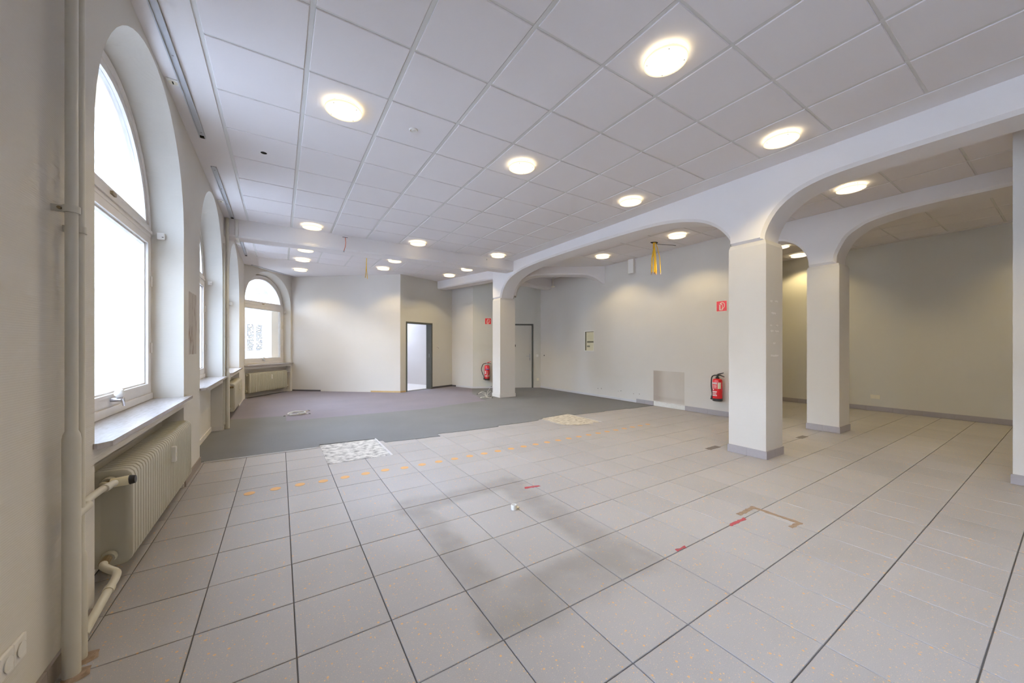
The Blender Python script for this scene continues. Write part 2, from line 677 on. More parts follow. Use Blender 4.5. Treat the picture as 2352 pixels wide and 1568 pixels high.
o = stuff.build('tile_field', M['tile'], floor, fix=False)
o['kind'] = 'stuff'


# exposed screed where tiles were lifted
def screed(poly, mat, label, z=-.0035):
    bm = bmesh.new()
    vs_ = [bm.verts.new((p[0], p[1], z)) for p in poly]
    f = bm.faces.new(vs_)
    bmesh.ops.triangulate(bm, faces=[f])
    bmesh.ops.subdivide_edges(bm, edges=bm.edges, cuts=7, use_grid_fill=True)
    rr = random.Random(3)
    for v in bm.verts:
        v.co.z += rr.uniform(-.0022, .0022)
    me = bpy.data.meshes.new('screed_patch')
    bm.to_mesh(me)
    bm.free()
    me.materials.append(mat)
    o = obj_from('screed_patch', me)
    return tag(o, label, 'floor patch')


def rag(p, q, n, amp, rr):
    return [(p[0] + (q[0] - p[0]) * i / n + rr.uniform(-amp, amp) * .5, p[1] + (q[1] - p[1]) * i / n + rr.uniform(-amp, amp)) for i in range(1, n)]


rr = random.Random(12)
screed([(.462, 4.64)] + rag((.462, 4.64), (1.172, 4.63), 14, .025, rr) + [(1.172, 4.62), (1.175, 5.56), (.462, 5.60)], M['screed'], 'grey patch of bare screed in the tiles, nearest the windows')
screed([(4.10, 4.80)] + rag((4.10, 4.80), (4.45, 4.60), 8, .05, rr) + rag((4.45, 4.60), (4.835, 4.62), 8, .045, rr) + [(4.835, 4.66), (4.835, 5.52), (4.10, 5.42)] + rag((4.10, 5.42), (4.10, 4.80), 8, .03, rr), M['screed_ochre'], 'ochre patch of bare screed in the tiles, towards the right wall', z=.0032)
# cut tiles between the first patch and the next joint
for r in (3, 4, 5):
    y0, y1 = TY0 + TYP * r, min(TY0 + TYP * (r + 1), 5.75)
    MB().box(1.188, TX0 + TXP * 5 - G, y0 + G, y1 - G, -.012, 0).build('tile', M['tile'], floor)

# carpets (two widths with a seam)
jag = [(-.77, 5.50), (.06, 5.475), (.45, 5.46), (.455, 5.60), (.8, 5.575), (1.18, 5.545), (1.19, 5.40), (1.24, 5.38), (1.245, 5.26), (1.6, 5.215), (2.03, 5.18), (2.035, 5.33), (2.5, 5.29), (3.10, 5.275),
       (3.11, 5.335), (3.6, 5.32), (3.98, 5.33), (4.0, 5.38), (4.13, 5.39), (4.14, 5.46), (4.5, 5.49), (4.83, 5.53), (4.84, 5.375), (5.2, 5.35), (5.67, 5.325), (5.69, 5.355), (6.0, 5.325), (6.35, 5.32), (6.37, 5.285), (6.8, 5.26), (7.195, 5.245)]
jag2 = []
for i in range(len(jag) - 1):
    a, b = jag[i], jag[i + 1]
    L = math.hypot(b[0] - a[0], b[1] - a[1])
    k = max(1, int(L / .11))
    for j in range(k):
        t_ = j / k
        jag2.append((a[0] + (b[0] - a[0]) * t_, a[1] + (b[1] - a[1]) * t_ + (random.uniform(-.006, .006) if j else 0)))
jag2.append(jag[-1])
seam = [(4.3, 7.95), (3.3, 7.80), (2.75, 7.60), (.10, 7.70), (.10, 8.28), (-.77, 8.40), (-.77, 7.398), (-.915, 7.398), (-.915, 5.50)]
rim = [(XR - .005, 9.53), (5.23, 10.52)]
grey_poly = jag2 + [(7.195, 9.53), (5.24, 10.51), (5.20, 10.53), (4.6, 9.3)] + seam
lil_poly = [(-.77, 8.40), (.10, 8.28), (.10, 7.70), (2.75, 7.60), (3.3, 7.80), (4.3, 7.95), (4.6, 9.3), (5.20, 10.53), (4.91, 11.48), (2.96, 10.68), (.31, 12.90), (-.77, 11.49), (-.77, 10.21), (-.915, 10.21), (-.915, 8.42)]
c1 = MB().prism(grey_poly, -.002, .0065).build('carpet', M['carpet_grey'])
tag(c1, 'grey needle-felt carpet with a jagged cut edge beside the tiles', 'carpet')
c2 = MB().prism(lil_poly, -.002, .0060).build('carpet', M['carpet_lilac'])
tag(c2, 'lilac-grey carpet in the rear part by the corner window', 'carpet')
st_ = MB().box(-.74, .45, 5.452, 5.472, .001, .009).build('trim_1', M['skirt_white'])
struct(st_, 'white edging strip between tiles and carpet')
for k, (a, b) in enumerate([((1.165, 4.60), (1.185, 5.56)), ((4.835, 4.60), (4.845, 5.5))]):
    struct(MB().box(a[0], b[0], a[1], b[1], -.002, .006).build('trim_%d' % (k + 2), M['skirt_white']), 'white tile edging strip beside bare screed')

# ================================================================== LEFT WALL with arched windows
THI, THO = .30, .41   # inner and outer leaf
WINS = [(2.62, 4.60, 2.43, 3.42), (5.42, 7.40, 2.43, 3.41), (8.26, 10.22, 2.43, 3.40), (-1.55, .43, 2.43, 3.42), (-4.35, -2.37, 2.43, 3.42)]
SILL = .862


def arch_pts(s0, s1, spring, apex, n=28):
    c, r, h = (s0 + s1) / 2, (s1 - s0) / 2, apex - spring
    return [(c - r * math.cos(math.pi * i / n), spring + h * math.sin(math.pi * i / n)) for i in range(n + 1)]


def arched_leaf(fr, L0, L1, wins, d0, d1, drop0, drop1, niche=True, zbot=0.0):
    """one leaf of a wall with round-headed openings; drop lowers the arch at that depth"""
    mb = MB()
    ws = sorted(wins)
    cur = L0
    for (s0, s1, sp, ap) in ws:
        if s0 - cur > 1e-3:
            bx(fr, cur, s0, d0, d1, zbot, WT, mb)
        cur = s1
        A = arch_pts(s0, s1, sp - drop0, ap - drop0)
        B = arch_pts(s0, s1, sp - drop1, ap - drop1)
        for i in range(len(A) - 1):
            a, b, c_, e = A[i], A[i + 1], B[i], B[i + 1]
            mb.quad(fr(a[0], d0, a[1]), fr(b[0], d0, b[1]), fr(b[0], d0, WT), fr(a[0], d0, WT))
            mb.quad(fr(c_[0], d1, c_[1]), fr(e[0], d1, e[1]), fr(e[0], d1, WT), fr(c_[0], d1, WT))
            mb.quad(fr(a[0], d0, a[1]), fr(b[0], d0, b[1]), fr(e[0], d1, e[1]), fr(c_[0], d1, c_[1]))
        if niche:
            bx(fr, s0, s1, .15, d1, zbot, SILL - .02, mb)          # thin back of the radiator niche
            bx(fr, s0, s1, d0, .15, .765, SILL - .02, mb)          # lintel under the sill
        else:
            bx(fr, s0, s1, d0, d1, zbot, SILL - .02, mb)
    if L1 - cur > 1e-3:
        bx(fr, cur, L1, d0, d1, zbot, WT, mb)
    return mb


FL = Frame((XL, 0), (XL, 1))
wl = arched_leaf(FL, YN - .2, P0[1] + .02, WINS, 0, THI, 0, .09).build('wall_left', M['wallpaper'])
struct(wl, 'papered window wall with round-headed openings on the left')
o = arched_leaf(FL, YN - .2, P0[1] + .02, WINS, THI, THO + .02, .09, .09, niche=False, zbot=-.4).build('outer_leaf', M['outer'], wl)
FC = Frame(P0, P1)
WIN4 = (.03, 1.725, 2.555, 3.41)
wc = arched_leaf(FC, 0, FC.L, [WIN4], 0, THI, 0, .09).build('wall_corner', M['wallpaper'])
struct(wc, 'short angled wall with the rear arched window')
arched_leaf(FC, 0, FC.L, [WIN4], THI, THO + .20, .09, .09, niche=False, zbot=-.4).build('outer_leaf', M['outer'], wc)


# ------------------------------------------------------------------ windows
def ring_mesh(path_o, path_i, d0, d1, fr, closed=True):
    mb = MB()
    n = len(path_o)
    rng = range(n) if closed else range(n - 1)
    for i in rng:
        j = (i + 1) % n
        a, b, c_, e = path_o[i], path_o[j], path_i[i], path_i[j]
        mb.quad(fr(a[0], d0, a[1]), fr(b[0], d0, b[1]), fr(e[0], d0, e[1]), fr(c_[0], d0, c_[1]))
        mb.quad(fr(a[0], d1, a[1]), fr(b[0], d1, b[1]), fr(e[0], d1, e[1]), fr(c_[0], d1, c_[1]))
        mb.quad(fr(a[0], d0, a[1]), fr(b[0], d0, b[1]), fr(b[0], d1, b[1]), fr(a[0], d1, a[1]))
        mb.quad(fr(c_[0], d0, c_[1]), fr(e[0], d0, e[1]), fr(e[0], d1, e[1]), fr(c_[0], d1, c_[1]))
    return mb


def window(fr, win, idx, label, detail=True):
    s0, s1, sp, ap = win
    sp, ap = sp - .085, ap - .085
    root = struct(empty('window_%d' % idx, fr((s0 + s1) / 2, .25, SILL)), label)
    root.matrix_parent_inverse = Matrix.Identity(4)
    inv = Matrix.Translation(Vector(root.location)).inverted()

    def put(mb, name, mat, **kw):
        mb.xf(inv)
        return mb.build(name, mat, root, **kw)
    w = .058
    TRZ0, TRZ1 = sp - .02, sp + .085       # transom
    out = [(s0, SILL)] + arch_pts(s0, s1, sp, ap) + [(s1, SILL)]
    inn = [(s0 + w, SILL + .075)] + arch_pts(s0 + w, s1 - w, sp, ap - w) + [(s1 - w, SILL + .075)]
    put(ring_mesh(out, inn, .225, .295, fr), 'frame', M['frame'])
    put(bx(fr, s0 + w, s1 - w, .215, .295, TRZ0 - .0, TRZ1), 'transom', M['frame'], bevel=.006)
    put(bx(fr, s0 + w, s1 - w, .205, .217, TRZ0 + .035, TRZ0 + .06), 'transom_bead', M['frame'])
    # upper light
    a, b = s0 + w, s1 - w
    up_o = [(a, TRZ1)] + [p for p in arch_pts(a, b, sp, ap - w) if p[1] > TRZ1 + .01] + [(b, TRZ1)]
    c_, r_ = (a + b) / 2, (b - a) / 2
    k = (r_ - .05) / r_
    up_i = [(c_ + (p[0] - c_) * k, max(TRZ1 + .035, sp + (p[1] - sp) * ((ap - w - sp - .05) / (ap - w - sp)))) for p in up_o]
    put(ring_mesh(up_o, up_i, .235, .285, fr), 'upper_sash', M['frame'])
    g = MB()
    m_ = len(up_i)
    g.poly([fr(p[0], .255, p[1]) for p in up_i])
    g.poly([fr(p[0], .259, p[1]) for p in reversed(up_i)])
    for i in range(m_):
        j = (i + 1) % m_
        g.quad(fr(up_i[i][0], .255, up_i[i][1]), fr(up_i[j][0], .255, up_i[j][1]), fr(up_i[j][0], .259, up_i[j][1]), fr(up_i[i][0], .259, up_i[i][1]))
    put(g, 'upper_pane', M['glass'])
    # lower casement
    z0, z1 = SILL + .075, TRZ0
    lo_o = [(a, z0), (a, z1), (b, z1), (b, z0)]
    q = .068
    lo_i = [(a + q, z0 + .075), (a + q, z1 - q + .01), (b - q, z1 - q + .01), (b - q, z0 + .075)]
    put(ring_mesh(lo_o, lo_i, .218, .285, fr), 'lower_sash', M['frame'])
    bead = [(a + q + .012, z0 + .087), (a + q + .012, z1 - q - .002), (b - q - .012, z1 - q - .002), (b - q - .012, z0 + .087)]
    put(ring_mesh(lo_i, bead, .24, .27, fr), 'glazing_bead', M['frame'])
    put(bx(fr, a + q, b - q, .254, .258, z0 + .075, z1 - q + .01), 'lower_pane', M['film'] if idx == 4 else M['glass'])
    # handle: spindle, white knob and chrome lever
    hs, hz = (s0 + s1) / 2 + .01, z0 + .035
    hd = MB().tube([fr(hs, .22, hz), fr(hs, .165, hz)], .014, 10)
    put(hd, 'handle_spindle', M['steel'], smooth=True)
    put(MB().tube([fr(hs, .168, hz + .012), fr(hs, .160, hz + .005), fr(hs + .012, .155, hz - .045)], [.011, .013, .007], 10), 'handle_lever', M['chrome'], smooth=True)
    kb = MB().lathe([(0, -.03), (.016, -.026), (.027, -.01), (.029, .006), (.02, .024), (0, .03)], (0, 0, 0), 14)
    kb.xf(Matrix.Translation(Vector(fr(hs - .008, .172, hz + .045))))
    put(kb, 'handle_knob', M['plastic'], smooth=True)
    put(bx(fr, hs - .02, hs + .05, .2, .215, TRZ1 - .035, TRZ1 - .012), 'transom_catch', M['brass'])
    for hz_ in (z0 + .35, z0 + .95):
        put(MB().tube([fr(b - .005, .212, hz_), fr(b - .005, .212, hz_ + .09)], .009, 8), 'hinge', M['frame'], smooth=True)
    put(bx(fr, s0 + .004, s1 - .004, .212, .23, SILL + .004, SILL + .062), 'bottom_rail', M['frame'], bevel=.006)
    # marble sill board with clipped front corners
    pts = [(s0 - .0, .225), (s0 - .0, 0), (s0 - .02, 0), (s0 - .02, -.015), (s0 + .03, -.055), (s1 + .07, -.055), (s1 + .09, -.03), (s1 + .09, 0), (s1, 0), (s1, .225)]
    sb = MB()
    n_ = len(pts)
    lo_ = [fr(p[0], p[1], SILL - .022) for p in pts]
    hi_ = [fr(p[0], p[1], SILL + .004) for p in pts]
    sb.poly(hi_)
    sb.poly(list(reversed(lo_)))
    for i in range(n_):
        j = (i + 1) % n_
        sb.quad(lo_[i], lo_[j], hi_[j], hi_[i])
    put(sb, 'window_sill', M['sill'])
    return root


WL = ['large arched window with marble sill nearest the camera on the left', 'second arched window along the left wall, above the empty niche', 'third arched window along the left wall beyond the riser pipe']
for i in range(3):
    window(FL, WINS[i], i + 1, WL[i])
window(FL, WINS[3], 6, 'added unseen arched window of the left wall beside the photographer')  # added window, out of view, for daylight on the near floor
window(FL, WINS[4], 7, 'added unseen arched window of the left wall behind the photographer')  # another added window giving the near floor more daylight
w4 = window(FC, WIN4, 4, 'arched rear corner window with faint lettering on its lower pane')

# faint lettering stuck on the lower pane of the corner window: two columns of short lines
lt = MB()
rr = random.Random(11)
for col in range(2):
    for row in range(26):
        z = 1.25 + row * .027
        s = .40 + col * .30
        end = s + .22
        while s < end - .02:
            w_ = rr.uniform(.015, .06)
            if rr.random() < .72:
                bx(FC, s, min(end, s + w_), .2505, .2525, z, z + .015, lt)
            s += w_ + .012
lt.xf(Matrix.Translation(Vector(w4.location)).inverted())
o = lt.build('film_lettering', M['film_text'], w4)
o['kind'] = 'stuff'
o['label'] = 'faint rows of lettering stuck on the pane'


# ------------------------------------------------------------------ small white boxes on the reveals (belt winders)
def reveal_box(fr, s, d, z, label):
    r_ = empty('belt_box', fr(s, d, z))
    inv = Matrix.Translation(Vector(r_.location)).inverted()
    bx(fr, s - .035, s, d - .028, d + .028, z - .03, z + .03).xf(inv).build('cover', M['plastic'], r_, bevel=.006)
    bx(fr, s - .037, s - .034, d - .02, d - .008, z - .012, z - .006).xf(inv).build('slot', M['seal'], r_)
    tag(r_, label, 'box')


reveal_box(FL, WINS[0][1], .155, 2.36, 'small white plastic box on the reveal of the nearest arched window')
reveal_box(FL, WINS[1][1], .155, 2.34, 'small white plastic box on the reveal of the second arched window')
reveal_box(FL, WINS[2][1], .155, 2.30, 'small white plastic box on the reveal of the third arched window')
reveal_box(FC, WIN4[1], .155, 2.37, 'small white plastic box on the reveal of the rear corner window')


# ================================================================== OTHER WALLS
def plain_wall(name, p, q, mat, th=.22, holes=(), label=None, ext=0.0):
    fr = Frame(p, q)
    mb = MB()
    cur = -ext
    for (a, b, z1) in sorted(holes):
        bx(fr, cur, a, 0, th, 0, WT, mb)
        bx(fr, a, b, 0, th, z1, WT, mb)
        cur = b
    bx(fr, cur, fr.L + ext, 0, th, 0, WT, mb)
    o = mb.build(name, mat)
    struct(o, label)
    return fr, o


FB, wall_bl = plain_wall('wall_back_left', P1, P2, M['wall'], label='pale angled wall right of the corner window')
D1 = (.235, 1.205, 2.055)
FD, wall_bd = plain_wall('wall_back_door', P2, P3, M['wall_lamp_tint'], holes=[D1], label='rear wall with the open dark-framed doorway')
FE, wall_br = plain_wall('wall_back_return', P3, P4, M['wall'], th=.12, label='short return wall left of the rear fire extinguisher')
D2 = (1.0, 1.93, 2.05)
FF, wall_bf = plain_wall('wall_back_right', P4, P5, M['wall_lamp_tint'], holes=[D2], label='rear wall with fire extinguisher and closed door')
YG = 3.53
FG, wall_r = plain_wall('wall_right', P5, (XR, YG), M['wall'], th=.5, label='right wall with fuse box and fire extinguisher')
plain_wall('wall_bay_end', (XR + .5, YE), (XB, YE), M['wall_lamp_tint'], th=.2, label='end wall of the side bay')
FH, wall_b = plain_wall('wall_bay', (XB, YE), (XB, YN), M['wall_lamp_tint'], th=.2, label='long wall of the side bay, lamp light tinted into its paint')
plain_wall('wall_front', (XB, YN), (XL, YN), M['wall'], th=.2, label='wall behind the photographer')

# ================================================================== CEILING
ceil = MB().prism([(-1.25, YN - .2), (10.75, YN - .2), (10.75, 5.55), (7.72, 5.55), (7.72, 9.75), (5.42, 10.85), (5.08, 11.75), (2.98, 10.93), (.38, 13.15), (-.15, 13.35), (-1.3, 11.85)], WT, WT + .2).build('ceiling', M['rail'])
struct(ceil, 'suspended ceiling of white square panels')
gx = [-.452 + .6265 * k for k in range(9)]      # to 4.56
gy = [.70 + .6231 * k for k in range(-6, 12)]   # to 7.55
PANEL = {}


def panel(x0, x1, y0, y1):
    gxw, gyw = .017, .010
    w, h = round(x1 - x0 - 2 * gxw, 3), round(y1 - y0 - 2 * gyw, 3)
    if w < .05 or h < .05:
        return
    if (w, h) not in PANEL:
        e = .004
        mb = MB()
        z1 = .016
        mb.v = [(-w / 2, -h / 2, z1), (w / 2, -h / 2, z1), (w / 2, h / 2, z1), (-w / 2, h / 2, z1),
                (-w / 2, -h / 2, e), (w / 2, -h / 2, e), (w / 2, h / 2, e), (-w / 2, h / 2, e),
                (-w / 2 + e, -h / 2 + e, 0), (w / 2 - e, -h / 2 + e, 0), (w / 2 - e, h / 2 - e, 0), (-w / 2 + e, h / 2 - e, 0)]
        mb.f = [(11, 10, 9, 8)]
        for k in range(4):
            j = (k + 1) % 4
            mb.f += [(4 + k, 4 + j, j, k), (8 + k, 8 + j, 4 + j, 4 + k)]
        me = bpy.data.meshes.new('ceiling_panel')
        me.from_pydata(mb.v, [], mb.f)
        me.materials.append(M['ceil'])
        PANEL[(w, h)] = me
    obj_from('ceiling_panel', PANEL[(w, h)], ceil, ((x0 + x1) / 2, (y0 + y1) / 2, CZ))


for i in range(8):
    for j in range(2, len(gy) - 1):
        panel(gx[i], gx[i + 1], gy[j], gy[j + 1])
gy2 = [7.925 + .6225 * k for k in range(5)]
for i in range(8):
    for j in range(4):
        panel(gx[i], gx[i + 1], gy2[j], gy2[j + 1])
gx3 = [5.37, 5.995, 6.62, 7.25]
for i in range(3):
    for j in range(2, len(gy) - 1):
        if gy[j + 1] < 6.4:
            panel(gx3[i], gx3[i + 1], gy[j], gy[j + 1])
gx4 = [7.865, 8.49, 9.115, 9.74, 10.37]
for i in range(4):
    for j in range(2, len(gy) - 1):
        if gy[j + 1] < 5.2:
            panel(gx4[i], gx4[i + 1], gy[j], gy[j + 1])
# plaster margins round the panel fields
for (x0, x1, y0, y1) in [(XL, gx[0] - .013, YN, 7.56), (gx[8] + .013, 4.885, YN, 7.56), (gx[0] - .02, gx[8] + .02, YN, gy[2] - .01),
                         (XL, gx[0] - .013, 7.88, 11.6), (gx[8] + .013, 7.3, 7.88, 12), (gx[0] - .02, gx[8] + .02, gy2[-1] + .008, 13.1),
                         (5.28, gx3[0], YN, 6.3), (5.28, 7.3, 6.31, 8.0), (7.7, gx4[0] - .01, YN, YE), (gx4[-1] + .01, XB + .05, YN, YE), (gx3[0], 10.5, YN, gy[2] - .01), (7.86, 10.4, 5.07, YE)]:
    MB().box(x0, x1, y0, y1, CZ - .0005, WT + .02).build('plaster_margin', M['plaster'], ceil)
for x in gx[1:8]:
    MB().box(x - .013, x + .013, gy[2], 7.56, CZ + .0055, WT + .01).build('ceiling_rail', M['rail'], ceil)
    MB().box(x - .013, x + .013, 7.88, gy2[-1], CZ + .0055, WT + .01).build('ceiling_rail', M['rail'], ceil)
for x in gx3[1:3] + gx4[1:4]:
    MB().box(x - .013, x + .013, gy[2], 6.3 if x < 7 else 5.07, CZ + .0055, WT + .01).build('ceiling_rail', M['rail'], ceil)


# ================================================================== BEAMS, ARCADES, COLUMNS
def mirror(pts, c):
    return [(2 * c - y, z) for y, z in reversed(pts)]


def arcade(name, x0, x1, low, label, ztop=WT + .01, ch=.035, T=None):
    """beam along y whose underside follows the list low of (y, z); edges chamfered"""
    n = len(low)
    up = []
    for i in range(n):
        a, b = low[max(0, i - 1)], low[min(n - 1, i + 1)]
        dy, dz = b[0] - a[0], b[1] - a[1]
        L = math.hypot(dy, dz) or 1
        ny, nz = -dz / L, dy / L
        up.append((max(low[i][0] + ny * ch, up[-1][0]) if up else low[i][0], low[i][1] + max(nz, 0) * ch))
    mb = MB()
    for i in range(n - 1):
        a, b, c_, e = low[i], low[i + 1], up[i], up[i + 1]
        mb.quad((x0, c_[0], c_[1]), (x0, e[0], e[1]), (x0, e[0], ztop), (x0, c_[0], ztop))
        mb.quad((x1, c_[0], c_[1]), (x1, e[0], e[1]), (x1, e[0], ztop), (x1, c_[0], ztop))
        mb.quad((x0, c_[0], c_[1]), (x0, e[0], e[1]), (x0 + ch, b[0], b[1]), (x0 + ch, a[0], a[1]))
        mb.quad((x1, c_[0], c_[1]), (x1, e[0], e[1]), (x1 - ch, b[0], b[1]), (x1 - ch, a[0], a[1]))
        mb.quad((x0 + ch, a[0], a[1]), (x0 + ch, b[0], b[1]), (x1 - ch, b[0], b[1]), (x1 - ch, a[0], a[1]))
    for i in (0, n - 1):
        a, c_ = low[i], up[i]
        mb.poly([(x0, c_[0], c_[1]), (x0 + ch, a[0], a[1]), (x1 - ch, a[0], a[1]), (x1, c_[0], c_[1]), (x1, c_[0], ztop), (x0, c_[0], ztop)])
    if T is not None:
        mb.xf(T)
    o = mb.build(name, M['white'], smooth=True)
    return struct(o, label)


def dense(pts, k=3):
    """smooth a polyline (Catmull-Rom)"""
    out = []
    n = len(pts)
    for i in range(n - 1):
        p0, p1, p2, p3 = pts[max(0, i - 1)], pts[i], pts[i + 1], pts[min(n - 1, i + 2)]
        for j in range(k):
            t = j / k
            out.append(tuple(.5 * (2 * p1[d] + (p2[d] - p0[d]) * t + (2 * p0[d] - 5 * p1[d] + 4 * p2[d] - p3[d]) * t * t + (3 * p1[d] - p0[d] - 3 * p2[d] + p3[d]) * t ** 3) for d in (0, 1)))
    out.append(pts[-1])
    return out


def dense3(pts, k):
    out = []
    n = len(pts)
    for i in range(n - 1):
        p0, p1, p2, p3 = pts[max(0, i - 1)], pts[i], pts[i + 1], pts[min(n - 1, i + 2)]
        for j in range(k):
            t = j / k
            out.append(tuple(.5 * (2 * p1[d] + (p2[d] - p0[d]) * t + (2 * p0[d] - 5 * p1[d] + 4 * p2[d] - p3[d]) * t * t + (3 * p1[d] - p0[d] - 3 * p2[d] + p3[d]) * t ** 3) for d in range(3)))
    out.append(pts[-1])
    return out


Z0 = 2.622
archR = [(2.05, Z0), (2.043, 2.70), (1.99, 2.83), (1.89, 2.965), (1.73, 3.075), (1.53, 3.135), (1.30, 3.158), (.9, 3.166), (.3, 3.166), (-.89, 3.166)]
archR = dense(archR)
fullR = mirror(archR, -.89)[:-1]          # placeholder, rebuilt below in increasing y
right_half = list(reversed(archR))       # from y=-.89 up to 2.05
left_half = mirror(right_half, -.89)      # from y=-3.83 to -.89
archL = dense([(2.43, Z0), (2.445, 2.70), (2.505, 2.80), (2.61, 2.915), (2.76, 3.02), (2.96, 3.10), (3.3, 3.178), (3.7, 3.218), (4.38, 3.242), (5.2, 3.252), (6.2, 3.25), (7.05, 3.215), (7.55, 3.14), (7.88, 3.025), (8.09, 2.85), (8.175, 2.70), (8.20, Z0)])
low1 = left_half + right_half[1:] + archL + [(8.60, Z0)]
arcade('arcade_beam', 4.87, 5.30, low1, 'white arcade beam with basket arches over the two nearer columns')
a2R = dense([(2.06, 2.64), (2.055, 2.76), (2.01, 2.88), (1.925, 3.03), (1.78, 3.135), (1.68, 3.18), (1.44, 3.228), (1.15, 3.248), (.45, 3.25), (-.89, 3.25)])
r2 = list(reversed(a2R))
a2L = dense([(2.41, 2.64), (2.43, 2.79), (2.49, 2.925), (2.57, 3.03), (2.66, 3.105), (2.79, 3.165), (2.97, 3.185), (3.15, 3.165), (3.28, 3.10), (3.40, 3.02), (3.48, 2.9), (3.52, 2.76), (3.54, 2.64)])
low2 = mirror(r2, -.89) + r2[1:] + a2L
arcade('arcade_beam', 7.28, 7.73, low2, 'second white arcade beam over the column of the side bay')

# straight cross beam between window wall and arcade
cb = MB()
for x0, x1, za, zb in ((XL, 4.88, 3.165, 3.205),):
    c0 = [(7.56, WT + .01), (7.56, za + .03), (7.585, za), (7.875, za), (7.90, za + .03), (7.90, WT + .01)]
    c1_ = [(y, z + (zb - za if z < 3.4 else 0)) for y, z in c0]
    for i in range(5):
        cb.quad((x0, *c0[i]), (x0, *c0[i + 1]), (x1, *c1_[i + 1]), (x1, *c1_[i]))
    cb.poly([(x0, *p) for p in c0])
    cb.poly([(x1, *p) for p in c1_])
struct(cb.build('cross_beam', M['white']), 'straight white beam crossing the ceiling in front of the rear windows')


def beam_between(name, p, q, th, low, label):
    """arcade built along a line p->q; low is in (distance along, z)"""
    fr = Frame(p, q)
    # local: y along, x across to the right
    T = Matrix(((-fr.n.x, fr.t.x, 0, p[0]), (-fr.n.y, fr.t.y, 0, p[1]), (0, 0, 1, 0), (0, 0, 0, 1)))
    return arcade(name, 0, th, low, label, T=T)


Ld = math.hypot(7.2 - 5.2, 6.75 - 8.2)
beam_between('cross_beam', (7.2, 6.75), (5.2, 8.2), .40, dense([(-.06, 2.97), (.03, 2.99), (.17, 3.10), (.35, 3.20), (.55, 3.24), (1.0, 3.25), (1.5, 3.25), (1.9, 3.22), (2.15, 3.10), (2.3, 2.9), (2.35, 2.7)]), 'white diagonal beam with curved haunch at the right wall')
beam_between('cross_beam', (7.25, 8.97), (5.2, 8.50), .40, dense([(0, 3.17), (.5, 3.17), (1.0, 3.17), (1.4, 3.15), (1.7, 3.03), (1.9, 2.85), (2.0, 2.65)]), 'short white beam from the rear column to the right wall by the closed door')
beam_between('cross_beam', (5.02, 8.55), (4.30, 11.28), .42, [(0, 3.215), (1.4, 3.215), (2.82, 3.215)], 'white beam from the rear column to the open doorway wall')


def column(name, x0, x1, y0, y1, z1, label, skirt=None, pieces=True):
    e = empty(name, ((x0 + x1) / 2, (y0 + y1) / 2, 0))
    struct(e, label)
    cx, cy = (x0 + x1) / 2, (y0 + y1) / 2
    hx, hy = (x1 - x0) / 2, (y1 - y0) / 2
    sh = MB()
    t_ = .05 if z1 < 3 else .0
    rings = [(0, 0), (z1 - t_, 0)] + ([(z1, .012)] if t_ else [])
    for z, ins in rings:
        sh.v += [(-hx + ins, -hy + ins, z), (hx - ins, -hy + ins, z), (hx - ins, hy - ins, z), (-hx + ins, hy - ins, z)]
    for k in range(len(rings) - 1):
        for i in range(4):
            j = (i + 1) % 4
            sh.f.append((4 * k + i, 4 * k + j, 4 * k + 4 + j, 4 * k + 4 + i))
    sh.f.append(tuple(4 * (len(rings) - 1) + i for i in range(4)))
    sh.build('shaft', M['column_paint'], e)
    if skirt:
        hgt, th = .098, .012
        for ax in (0, 1):
            for sg in (-1, 1):
                half = (hx if ax == 0 else hy) + th
                cuts = [-half, -half + (.22 if sg < 0 else .24), half] if pieces else [-half, half]
                for a, b in zip(cuts[:-1], cuts[1:]):
                    g = .001
                    if ax == 0:
                        m_ = MB().box(a + g, b - g, sg * (hy + th) if sg < 0 else hy, -hy if sg < 0 else hy + th, 0.002, hgt)
                    else:
                        m_ = MB().box(-hx - th if sg < 0 else hx, -hx if sg < 0 else hx + th, a + g, b - g, 0.002, hgt)
                    m_.build('skirting_tile' if pieces else 'skirting_board', skirt, e)
    return e


col1 = column('column', 4.865, 5.305, 2.02, 2.445, Z0, 'pale square column standing free in the tiled floor, nearest the camera', M['skirt_tile'])
col_far = column('column', 4.865, 5.33, 8.20, 8.60, Z0, 'slim pale column on the carpet beside the rear fire extinguisher', M['column_paint'], pieces=False)
col2 = column('column', 7.285, 7.735, 2.02, 2.43, 2.64, 'pale square column farther right between the two bays', M['skirt_tile'])
col3 = column('column', 6.05, 6.5, -.45, .367, WT, 'grey pier cut off by the right edge of the picture', M['skirt_tile'])
# scraps of old tape on the shaded face of the nearest column
rr = random.Random(5)
for z, x0, x1 in [(1.895, 4.97, 5.03), (1.90, 5.09, 5.17), (1.75, 5.0, 5.12), (1.60, 4.96, 5.02), (1.605, 5.12, 5.18), (1.535, 4.97, 5.06), (1.535, 5.09, 5.2), (1.385, 5.04, 5.11), (1.235, 4.98, 5.19)]:
    x0 -= 5.085
    x1 -= 5.085
    pts = []
    k = 6
    for i in range(k + 1):
        pts.append((x0 + (x1 - x0) * i / k, z - .006 - rr.uniform(0, .010)))
    for i in range(k, -1, -1):
        pts.append((x0 + (x1 - x0) * i / k, z + .004 + rr.uniform(0, .008)))
    m_ = MB()
    yy = 2.02 - 2.2325
    m_.poly([(p[0], yy - .0015, p[1]) for p in pts])
    for i in range(len(pts)):
        j = (i + 1) % len(pts)
        m_.quad((pts[i][0], yy - .0015, pts[i][1]), (pts[j][0], yy - .0015, pts[j][1]), (pts[j][0], yy + .001, pts[j][1]), (pts[i][0], yy + .001, pts[i][1]))
    m_.build('tape_scrap', M['label_white'], col1)


